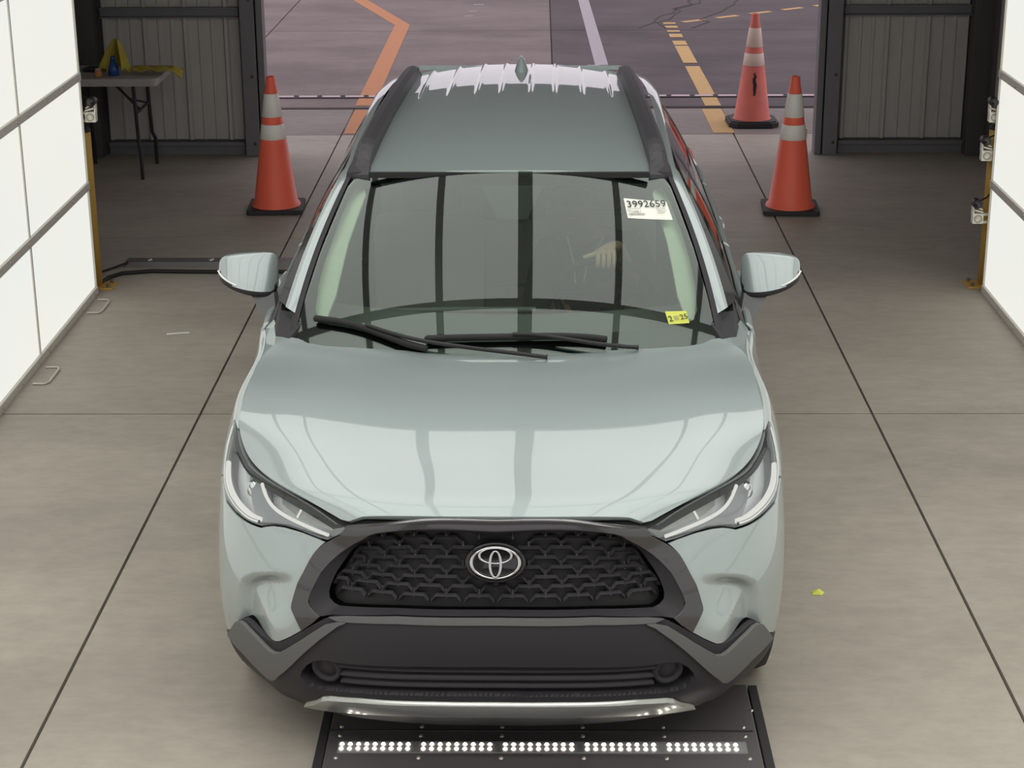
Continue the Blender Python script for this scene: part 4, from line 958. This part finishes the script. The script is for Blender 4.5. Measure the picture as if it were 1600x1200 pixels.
bs = MB().box((0, 3.35, .52), (1.3, .5, .16), ch=.04).build('rear_seat', M['seat'], CAR)
MB().box((0, 3.66, .85), (1.3, .14, .6), rx=-.25, ch=.04).build('backrest', M['seat'], bs)
for x in (-.4, 0, .4): MB().box((x, 3.75, 1.2), (.24, .09, .15), ch=.03).build('headrest', M['seat'], bs)
MB().box((0, 2.4, .40), (1.5, 2.6, .03)).build('cabin_floor', M['black'], CAR)

# ================================================================== THE DRIVER
DR = empty('person', (X0, Y0, 0), -.008); tag(DR, 'person in a dark hooded jacket behind the windscreen with one hand on the steering wheel', 'person')
def skin(name, nodes, edges, m, parent, root=0, sub=2):
    me = bpy.data.meshes.new(name); me.from_pydata([n_[0] for n_ in nodes], edges, []); o = bpy.data.objects.new(name, me); COL.objects.link(o)
    o.modifiers.new('skin', 'SKIN'); sv = me.skin_vertices[0].data
    for i, n_ in enumerate(nodes):
        r = n_[1]; sv[i].radius = r if hasattr(r, '__len__') else (r, r)
        sv[i].use_root = (i == root)
    md = o.modifiers.new('smooth', 'SUBSURF'); md.levels = md.render_levels = sub
    dg = bpy.context.evaluated_depsgraph_get(); dg.update(); nm = bpy.data.meshes.new_from_object(o.evaluated_get(dg)); COL.objects.unlink(o); bpy.data.objects.remove(o)
    nm.materials.clear(); nm.materials.append(m); nm.shade_smooth(); nm.name = name
    return link(bpy.data.objects.new(name, nm), parent)
T_ = SWc+SWR @ Vector((0, .182, 0))            # top of the rim
hx_, hy_, hz_ = T_
body_n = [((.35, 2.52, .62), .13), ((.345, 2.60, .82), .125), ((.325, 2.60, 1.0), .12), ((.29, 2.55, 1.10), .06), ((.265, 2.49, 1.165), .055), ((.25, 2.44, 1.24), (.082, .095)), ((.245, 2.43, 1.31), (.078, .09)),
  ((.50, 2.57, 1.03), .065), ((.56, 2.34, .87), .048), ((.46, 2.10, 1.06), .034), ((.41, hy_+.07, hz_+.035), .027), ((.375, hy_+.025, hz_+.040), (.030, .016)),
  ((.15, 2.57, 1.02), .065), ((.09, 2.34, .84), .048), ((.18, 2.26, .74), .034), ((.21, 2.20, .745), .027), ((.23, 2.16, .75), (.028, .018)),
  ((.44, 2.46, .60), .095), ((.47, 2.02, .69), .075), ((.44, 1.80, .46), .05), ((.26, 2.46, .60), .095), ((.23, 2.02, .69), .075), ((.26, 1.80, .46), .05)]
E_ = [(0, 1), (1, 2), (2, 3), (3, 4), (4, 5), (5, 6), (2, 7), (7, 8), (8, 9), (9, 10), (10, 11), (2, 12), (12, 13), (13, 14), (14, 15), (15, 16), (0, 17), (17, 18), (18, 19), (0, 20), (20, 21), (21, 22)]
nodes = list(body_n)
def fingers(nodes, E_, palm, cx, cy, cz, sx, wy=0):
    for k in range(4):      # four fingers over the rim, each two bends
        x = cx+(k-1.5)*.0205; L_ = (.9, 1.05, 1.0, .82)[k]; i = len(nodes)
        nodes += [((x, cy-.005, cz+.026), .0098), ((x, cy-.030*L_, cz+.012), .0095), ((x-.001, cy-.034*L_, cz-.016*L_), .0088), ((x-.001, cy-.018, cz-.030*L_), .0075)]
        E_ += [(palm, i), (i, i+1), (i+1, i+2), (i+2, i+3)]
    i = len(nodes); nodes += [((cx-sx*.045, cy+.012, cz+.016), .0115), ((cx-sx*.068, cy-.004, cz+.014), .010), ((cx-sx*.090, cy-.012, cz+.010), .0085)]
    E_ += [(palm, i), (i, i+1), (i+1, i+2)]
fingers(nodes, E_, 11, .365, hy_, hz_, 1)
fingers(nodes, E_, 16, .23, 2.14, .74, -1)
BD = skin('body', nodes, E_, M['skin'], DR)
jk = [((.35, 2.52, .64), .145), ((.345, 2.60, .82), .15), ((.325, 2.60, 1.0), .145), ((.30, 2.57, 1.09), .085),
  ((.50, 2.57, 1.03), .082), ((.56, 2.34, .87), .062), ((.465, 2.11, 1.055), .044), ((.15, 2.57, 1.02), .082), ((.09, 2.34, .84), .062), ((.175, 2.27, .745), .044)]
skin('jacket', jk, [(0, 1), (1, 2), (2, 3), (2, 4), (4, 5), (5, 6), (2, 7), (7, 8), (8, 9)], M['jacket'], DR)
skin('trousers', [((.35, 2.53, .61), .14), ((.44, 2.46, .60), .105), ((.47, 2.02, .69), .085), ((.44, 1.80, .46), .06), ((.26, 2.46, .60), .105), ((.23, 2.02, .69), .085), ((.26, 1.80, .46), .06)], [(0, 1), (1, 2), (2, 3), (0, 4), (4, 5), (5, 6)], M['jacket'], DR)
MB().tube([(.22, 2.46, 1.12), (.235, 2.445, 1.07), (.25, 2.435, 1.0), (.255, 2.43, .93)], .005, 6).tube([(.37, 2.46, 1.12), (.34, 2.445, 1.07), (.30, 2.435, 1.0), (.29, 2.43, .93)], .005, 6).build('drawstring', M['cord'], DR)
MB().tube([(.50, 2.52, 1.13), (.45, 2.47, 1.08), (.38, 2.435, .98), (.30, 2.42, .85)], .012, 6, flat=2).build('hood_edge', M['jacket'], DR)
# hair cap, ears, nose, eyes
V = []; Fc = []; n, k = 20, 10
hc = np.array([.246, 2.445, 1.285])
def headp(a, e, r=1.): return hc+np.array([.084*math.cos(e)*math.cos(a), .098*math.cos(e)*math.sin(a), .112*math.sin(e)])*r
for j in range(k):
    for i in range(n):
        a = 2*PI*i/n; front = max(0, -math.sin(a)); e0 = .15+.62*front; e = e0+(PI/2-e0)*j/(k-1); V.append(headp(a, e, 1.05))
Fc = [(j*n+i, j*n+(i+1) % n, (j+1)*n+(i+1) % n, (j+1)*n+i) for j in range(k-1) for i in range(n)]
raw('hair', V, Fc, M['hair'], DR, True)
MB().tube([(.246, 2.345, 1.29), (.246, 2.332, 1.265), (.246, 2.340, 1.252)], [.006, .012, .009], 8).build('nose', M['skin'], BD)
for s in sides:
    MB().lathe([(0, .006), (.012, .004), (.013, 0)], n=12, axis='Y').build('eye', M['hair'], BD).location = (.246+s*.032, 2.352, 1.285)
    MB().tube([(.246+s*.086, 2.45, 1.30), (.246+s*.094, 2.455, 1.285), (.246+s*.088, 2.45, 1.25)], [.006, .012, .006], 8).build('ear', M['skin'], BD)
MB().tube([(.222, 2.352, 1.222), (.246, 2.345, 1.220), (.270, 2.352, 1.222)], .005, 6).build('mouth', M['orange_p'], BD)
# ================================================================== OBJECTS AROUND THE CAR
# ---- traffic cones
def cone(loc, label, mo, mr, rz, old=False, grp='traffic cones'):
    r = empty('traffic_cone', loc, rz); tag(r, label, 'traffic cone', grp)
    h0, h1 = .035, .915; R0, R1 = .152, .030
    rad = lambda z: R0+(R1-R0)*(z-h0)/(h1-h0)
    b = MB(); n = 4
    if old:
        o = .205; c_ = .06; pts = [(o-c_, -o), (o, -o+c_), (o, o-c_), (o-c_, o), (-o+c_, o), (-o, o-c_), (-o, -o+c_), (-o+c_, -o)]
        b.prism(pts, 'Z', .004, .042); pts2 = [(x*.9, y*.9) for x, y in pts]; b.prism(pts2, 'Z', .042, .052)
    else:
        o = .188; c_ = .015; pts = [(o-c_, -o), (o, -o+c_), (o, o-c_), (o-c_, o), (-o+c_, o), (-o, o-c_), (-o, -o+c_), (-o+c_, -o)]
        b.prism(pts, 'Z', .006, .034)
    for sx in (-1, 1):
        for sy in (-1, 1): b.box((sx*.13, sy*.13, .004), (.05, .05, .008))
    b.build('base', M['base_r'], r)
    body = MB().lathe([(.168, .034), (.162, .05), (rad(.06), .062), (rad(.84), .84), (.036, .845), (.036, .86), (.034, .862), (R1, .908), (R1-.005, .915), (R1-.011, .913), (R1-.012, .84)], n=40).build('cone_body', mo, r)
    for z0, z1 in ((.495, .595), (.645, .80)):
        MB().lathe([(rad(z0)+.0006, z0), (rad(z0)+.0024, z0+.002), (rad(z1)+.0024, z1-.002), (rad(z1)+.0006, z1)], n=40).build('reflective_collar', mr, r)
    if old:
        random.seed(3); V = []; k = 0
        mm = MB()
        for i in range(9):
            z = .27+.02*i; a = -PI/2+random.uniform(-.05, .05); w_ = (.006+.008*math.sin(PI*(i+.5)/9)); rr_ = rad(z)+.0012
            mm.box((rr_*math.cos(a), rr_*math.sin(a), z), (w_*2, .0015, .026))
        mm.build('scuff_mark', M['base_r'], r)
    return r
cone((-1.81, 12.42, 0), 'clean orange traffic cone on a square black base near the folding table', M['cone'], M['refl'], .05)
cone((1.70, 12.36, 0), 'clean orange traffic cone on a square black base near the small yellow block', M['cone'], M['refl'], -.06)
cone((1.765, 15.38, 0), 'faded scuffed orange traffic cone on a rounded black base on the doorway apron', M['cone_old'], M['refl_old'], .02, True)

# ---- folding table
t = empty('folding_table', (-3.12, 13.62, 0)); tag(t, 'pale plastic folding table with black tubular legs against the corrugated wall', 'table')
def rr_rect(hx, hy, r, n=5):
    P = []
    for cx, cy, a0 in ((hx-r, hy-r, 0), (-hx+r, hy-r, PI/2), (-hx+r, -hy+r, PI), (hx-r, -hy+r, 3*PI/2)):
        for k in range(n+1):
            a = a0+PI/2*k/n; P.append((cx+r*math.cos(a), cy+r*math.sin(a)))
    return P
hx, hy = .36, .31
MB().prism(rr_rect(hx, hy, .05), 'Z', .715, .745).prism(rr_rect(hx-.012, hy-.012, .045), 'Z', .69, .715).build('table_top', M['ptop'], t)
for sy in (-1, 1):
    MB().tube([(.17, sy*.24, .69), (.18, sy*.24, .4), (.185, sy*.24, .25), (.20, sy*.27, .2), (.20, sy*.27, .0)], .0135, 10).build('leg', M['leg'], t)
    MB().tube([(-.27, sy*.24, .69), (-.27, sy*.24, .25), (-.27, sy*.27, .2), (-.27, sy*.27, 0)], .0135, 10).build('leg', M['leg'], t)
MB().tube([(.175, -.24, .48), (.175, .24, .48)], .011, 8).build('cross_bar', M['leg'], t)
MB().tube([(-.05, 0, .69), (.08, .0, .55), (.17, -.02, .46)], .010, 8).tube([(.08, .0, .55), (.175, .2, .48)], .008, 8).build('folding_brace', M['leg'], t)
# cloths and bottle on the table
def cloth(name, fn, nu, nv, label, loc, rz=0):
    V = [fn(i/(nu-1), j/(nv-1)) for j in range(nv) for i in range(nu)]
    Fc = [(j*nu+i, j*nu+i+1, (j+1)*nu+i+1, (j+1)*nu+i) for j in range(nv-1) for i in range(nu-1)]
    o = raw(name, V, Fc, M['ycloth'], None, True); o.location = loc; o.rotation_euler = (0, 0, rz)
    md = o.modifiers.new('thickness', 'SOLIDIFY'); md.thickness = .006; md.offset = 1
    tag(o, label, 'cloth'); return o
rnd = np.random.RandomState(5)
ph = rnd.rand(12)*6
def lying(u, v):
    x = (u-.5)*.36; y = (v-.5)*.14
    z = .012+.016*abs(math.sin(9*u+ph[0]+3*v))+.014*abs(math.sin(11*v+ph[1]+5*u))+.012*math.exp(-((v-.5)/.2)**2)
    if x > .13: z -= max(0, (x-.13))*1.1*(1.2-v)
    return (x, y+.015*math.sin(6*u+ph[2]), z)
cl = cloth('cleaning_cloth', lying, 40, 18, 'crumpled yellow cloth lying flat over the table edge', (-2.80, 13.55, .746))
def standing(u, v):
    a = -PI/2+.55+u*(2*PI-1.1); r = .016+.078*(v**.8)*(1+.28*math.sin(3*a+ph[3])+.12*math.sin(7*a+ph[4])); h = .23*(1-v)**1.0
    return (r*math.cos(a)*1.15+.02*(1-v), r*math.sin(a)*.8, .03+h+.02*math.sin(3*a+ph[5])*v)
cloth('cleaning_cloth', standing, 40, 16, 'yellow cloth draped upright over the blue bottle', (-3.10, 13.50, .746))
bt = empty('spray_bottle', (-3.105, 13.47, .746)); tag(bt, 'blue plastic bottle half hidden under the upright yellow cloth', 'bottle')
MB().lathe([(0, .0), (.036, .0), (.04, .006), (.04, .05), (.034, .07), (.018, .095), (.014, .11), (.0, .112)], n=24).build('body', M['blue'], bt)
MB().lathe([(.0, .14), (.016, .14), (.017, .11), (.0, .11)], n=16).build('cap', M['blue'], bt)
hd = empty('small_jar', (-3.20, 13.40, .746)); tag(hd, 'small orange jar beside the blue bottle on the folding table', 'jar')
MB().lathe([(0, 0), (.024, 0), (.027, .008), (.027, .04), (.02, .05), (0, .05)], n=20).build('body', M['orange_p'], hd)
MB().lathe([(0, .062), (.019, .062), (.021, .05), (0, .05)], n=20).build('lid', M['ptop'], hd)
gl = MB().tube([(-.07, 0, .014), (-.02, .02, .02), (.04, .01, .018), (.08, -.02, .010)], [.010, .022, .026, .008], 10, flat=1.5).build('work_glove', M['base_r']); gl.location = (-3.3, 13.62, .745); tag(gl, 'dark crumpled glove on the folding table behind the blue bottle', 'glove')

# ---- yellow posts behind the light walls
def post(x, y, sx, label):
    r = empty('guard_post', (x, y, 0)); tag(r, label, 'post', 'yellow posts at the ends of the light walls')
    MB().lathe([(0, .0), (.042, .0), (.042, .92), (.039, .925), (0, .93)], n=28).build('post_tube', M['ypost'], r)
    MB().box((-sx*.03, 0, .006), (.17, .15, .012), ch=.003).build('foot_plate', M['ypost'], r)
    for dx in (-.06,):
        for dy in (-.05, .05):
            MB().lathe([(0, .03), (.010, .03), (.010, .012)], (-sx*.085, dy, 0), 6).build('anchor_bolt', M['dark'], r)
    MB().lathe([(0, .955), (.025, .953), (.043, .94), (.043, .925), (.0, .925)], n=28).build('post_cap', M['base_r'], r)
post(-2.622, 10.50, -1, 'yellow steel guard post at the end of the light wall by the folding table')
post(2.602, 10.50, 1, 'yellow steel guard post behind the three white bracket cameras')

# ---- bracket cameras
def bracket_cam(x, y, z, sx, label, grp=None):
    r = empty('bracket_camera', (x, y, z)); tag(r, label, 'camera', grp)
    b = MB()
    b.box((0, 0, .03), (.062, .05, .058), ch=.004)
    b.box((sx*.0, .0, .074), (.058, .045, .008), rz=0, ry=sx*.25).box((0, .0, .092), (.052, .042, .007), ry=sx*.4).box((sx*-.005, 0, .11), (.045, .04, .007), ry=sx*.5)
    b.box((-sx*.028, 0, .085), (.008, .045, .06))
    b.build('bracket', M['wplast'], r)
    MB().box((sx*.06, 0, .052), (.075, .03, .012)).box((sx*.06, 0, .008), (.075, .03, .012)).build('mount_arm', M['wplast'], r)
    MB().lathe([(.024, -.027), (.024, -.024), (.02, -.027), (.017, -.027), (.017, -.024)], (0, 0, .03), 20, 'Y').build('knob_ring', M['greyink'], r)
    MB().lathe([(.011, -.031), (.011, -.02), (0, -.031)], (0, 0, .03), 14, 'Y').build('knob', M['wplast'], r)
    MB().lathe([(0, -.04), (.022, -.04), (.026, -.034), (.026, .03), (0, .032)], (-sx*.012, -.005, .118), 20, 'Y').build('camera_body', M['black'], r)
    MB().lathe([(0, -.044), (.014, -.044), (.016, -.04)], (-sx*.012, -.005, .118), 16, 'Y').build('lens', M['frit'], r)
    MB().tube([(sx*.01, .02, .125), (sx*.05, .03, .14), (sx*.09, .04, .18), (sx*.12, .05, .2)], .005, 8).build('cable', M['rubber'], r)
    return r
bracket_cam(2.505, 10.405, .40, 1, 'white bracket camera lowest on the guard post behind the light wall end', 'cameras at the light wall end')
bracket_cam(2.528, 10.405, .765, 1, 'white bracket camera just below the guard post top behind the light wall end', 'cameras at the light wall end')
bracket_cam(2.555, 10.405, .985, 1, 'white bracket camera set above the guard post cap behind the light wall end', 'cameras at the light wall end')
bracket_cam(-2.545, 10.405, 1.0, -1, 'white bracket camera above the guard post near the folding table')

# ---- floor bar with cable on the left
fb = empty('floor_sensor_bar', (-2.02, 10.99, 0)); tag(fb, 'long black steel sensor bar bolted to the floor behind the car', 'floor bar')
MB().prism([(-.065, 0), (-.05, .03), (.05, .03), (.065, 0)], 'X', -.52, 1.5).build('bar', M['plate'], fb)
for x in (-.38, .0, .38, .8, 1.2):
    MB().lathe([(0, .037), (.016, .037), (.018, .03)], (x, .0, 0), 10).build('bolt', M['bolt'], fb)
cb = MB().tube([(-2.60, 10.50, .012), (-2.58, 10.66, .012), (-2.52, 10.75, .012), (-2.35, 10.80, .012), (-2.1, 10.785, .012), (-1.5, 10.78, .012), (-.6, 10.78, .012)], .013, 8).build('floor_cable', M['rubber']); tag(cb, 'thick black cable running along the floor in front of the sensor bar', 'cable')
cb2 = MB().tube([(-2.52, 10.93, .03), (-2.6, 10.87, .012), (-2.66, 10.78, .010), (-2.67, 10.6, .010)], .007, 8).build('floor_cable', M['rubber']); tag(cb2, 'thin black cable leaving the end of the sensor bar', 'cable')

# ---- handles on the lower edge of the left light wall (drawn-out pull loops on the floor)
for (x, y, lab) in ((-2.50, 10.08, 'small grey wire loop on the floor near the yellow guard post foot'), (-2.49, 8.86, 'small grey wire loop on the floor under a light wall joint')):
    lp = MB().tube([(x-.045, y-.13, .006), (x+.015, y-.13, .006), (x+.03, y-.10, .006), (x+.03, y+.10, .006), (x+.015, y+.13, .006), (x-.045, y+.13, .006)], .006, 8).build('wire_loop', M['alu']); tag(lp, lab, 'wire loop')

# ---- scanner plate with LED strip
sp = empty('scanner_plate', (0, 4.6, 0)); tag(sp, 'black steel under-vehicle scanner plate in the floor with a bright LED row', 'scanner plate')
MB().box((.007, .0, .012), (1.37, 1.96, .02), ch=.004).build('deck_plate', M['plate'], sp)
for x in (-.695, .712): MB().box((x, .0, .01), (.03, 1.96, .02), ch=.003).build('edge_angle', M['base_r'], sp)
MB().box((0, .42, .024), (1.36, .012, .004)).box((0, .665, .024), (1.36, .006, .003)).build('seam_strip', M['base_r'], sp)
MB().box((.005, .56, .023), (1.29, .068, .006)).build('led_channel', M['ledch'], sp)
led0 = MB().lathe([(0, .0045), (.005, .004), (.0075, 0)], (0, 0, 0), 8).build('led', M['led'], sp); first = True
for seg in range(5):
    for k in range(9):
        for row in (-1, 1):
            x = -.628+.2585*seg+.0262*k; q = led0 if first else led0.copy()
            if not first: link(q, sp)
            first = False; q.location = (x, .56+row*.014, .0262)
for seg in range(6):
    for yy in (.495, .632, .69):
        b = MB().lathe([(0, .005), (.005, .0045), (.007, 0)], (0, 0, 0), 8).build('screw', M['bolt'], sp); b.location = (-.64+.2585*seg, yy, .022)
for x in (-.66, .69):
    for yy in (.3, .8):
        b = MB().lathe([(0, .005), (.005, .0045), (.007, 0)], (0, 0, 0), 8).build('screw', M['bolt'], sp); b.location = (x, yy, .022)
# ---- little things on the floor
wb = MB().box((2.125, 14.9, .03), (.07, .05, .06), ch=.004).box((2.13, 14.88, .075), (.03, .03, .03)).build('block', M['wood']); tag(wb, 'small yellow block at the foot of a doorway jamb', 'block')
cp = MB().add([(-.02, -.012, .002), (.018, -.016, .002), (.03, .004, .004), (.012, .02, .012), (-.018, .012, .006), (0, 0, .016)], [(0, 1, 5), (1, 2, 5), (2, 3, 5), (3, 4, 5), (4, 0, 5), (4, 3, 2, 1, 0)]).build('paper_scrap', M['ysticker']); cp.location = (1.035, 6.33, 0); tag(cp, 'tiny crumpled yellow paper scrap on the floor beside the car', 'scrap')
st = MB().tube([(-2.02, 9.55, .005), (-1.94, 9.57, .006), (-1.9, 9.575, .005)], .006, 6).build('cigarette_stub', M['cord']); tag(st, 'pale cigarette stub on the concrete near the light wall', 'stub')
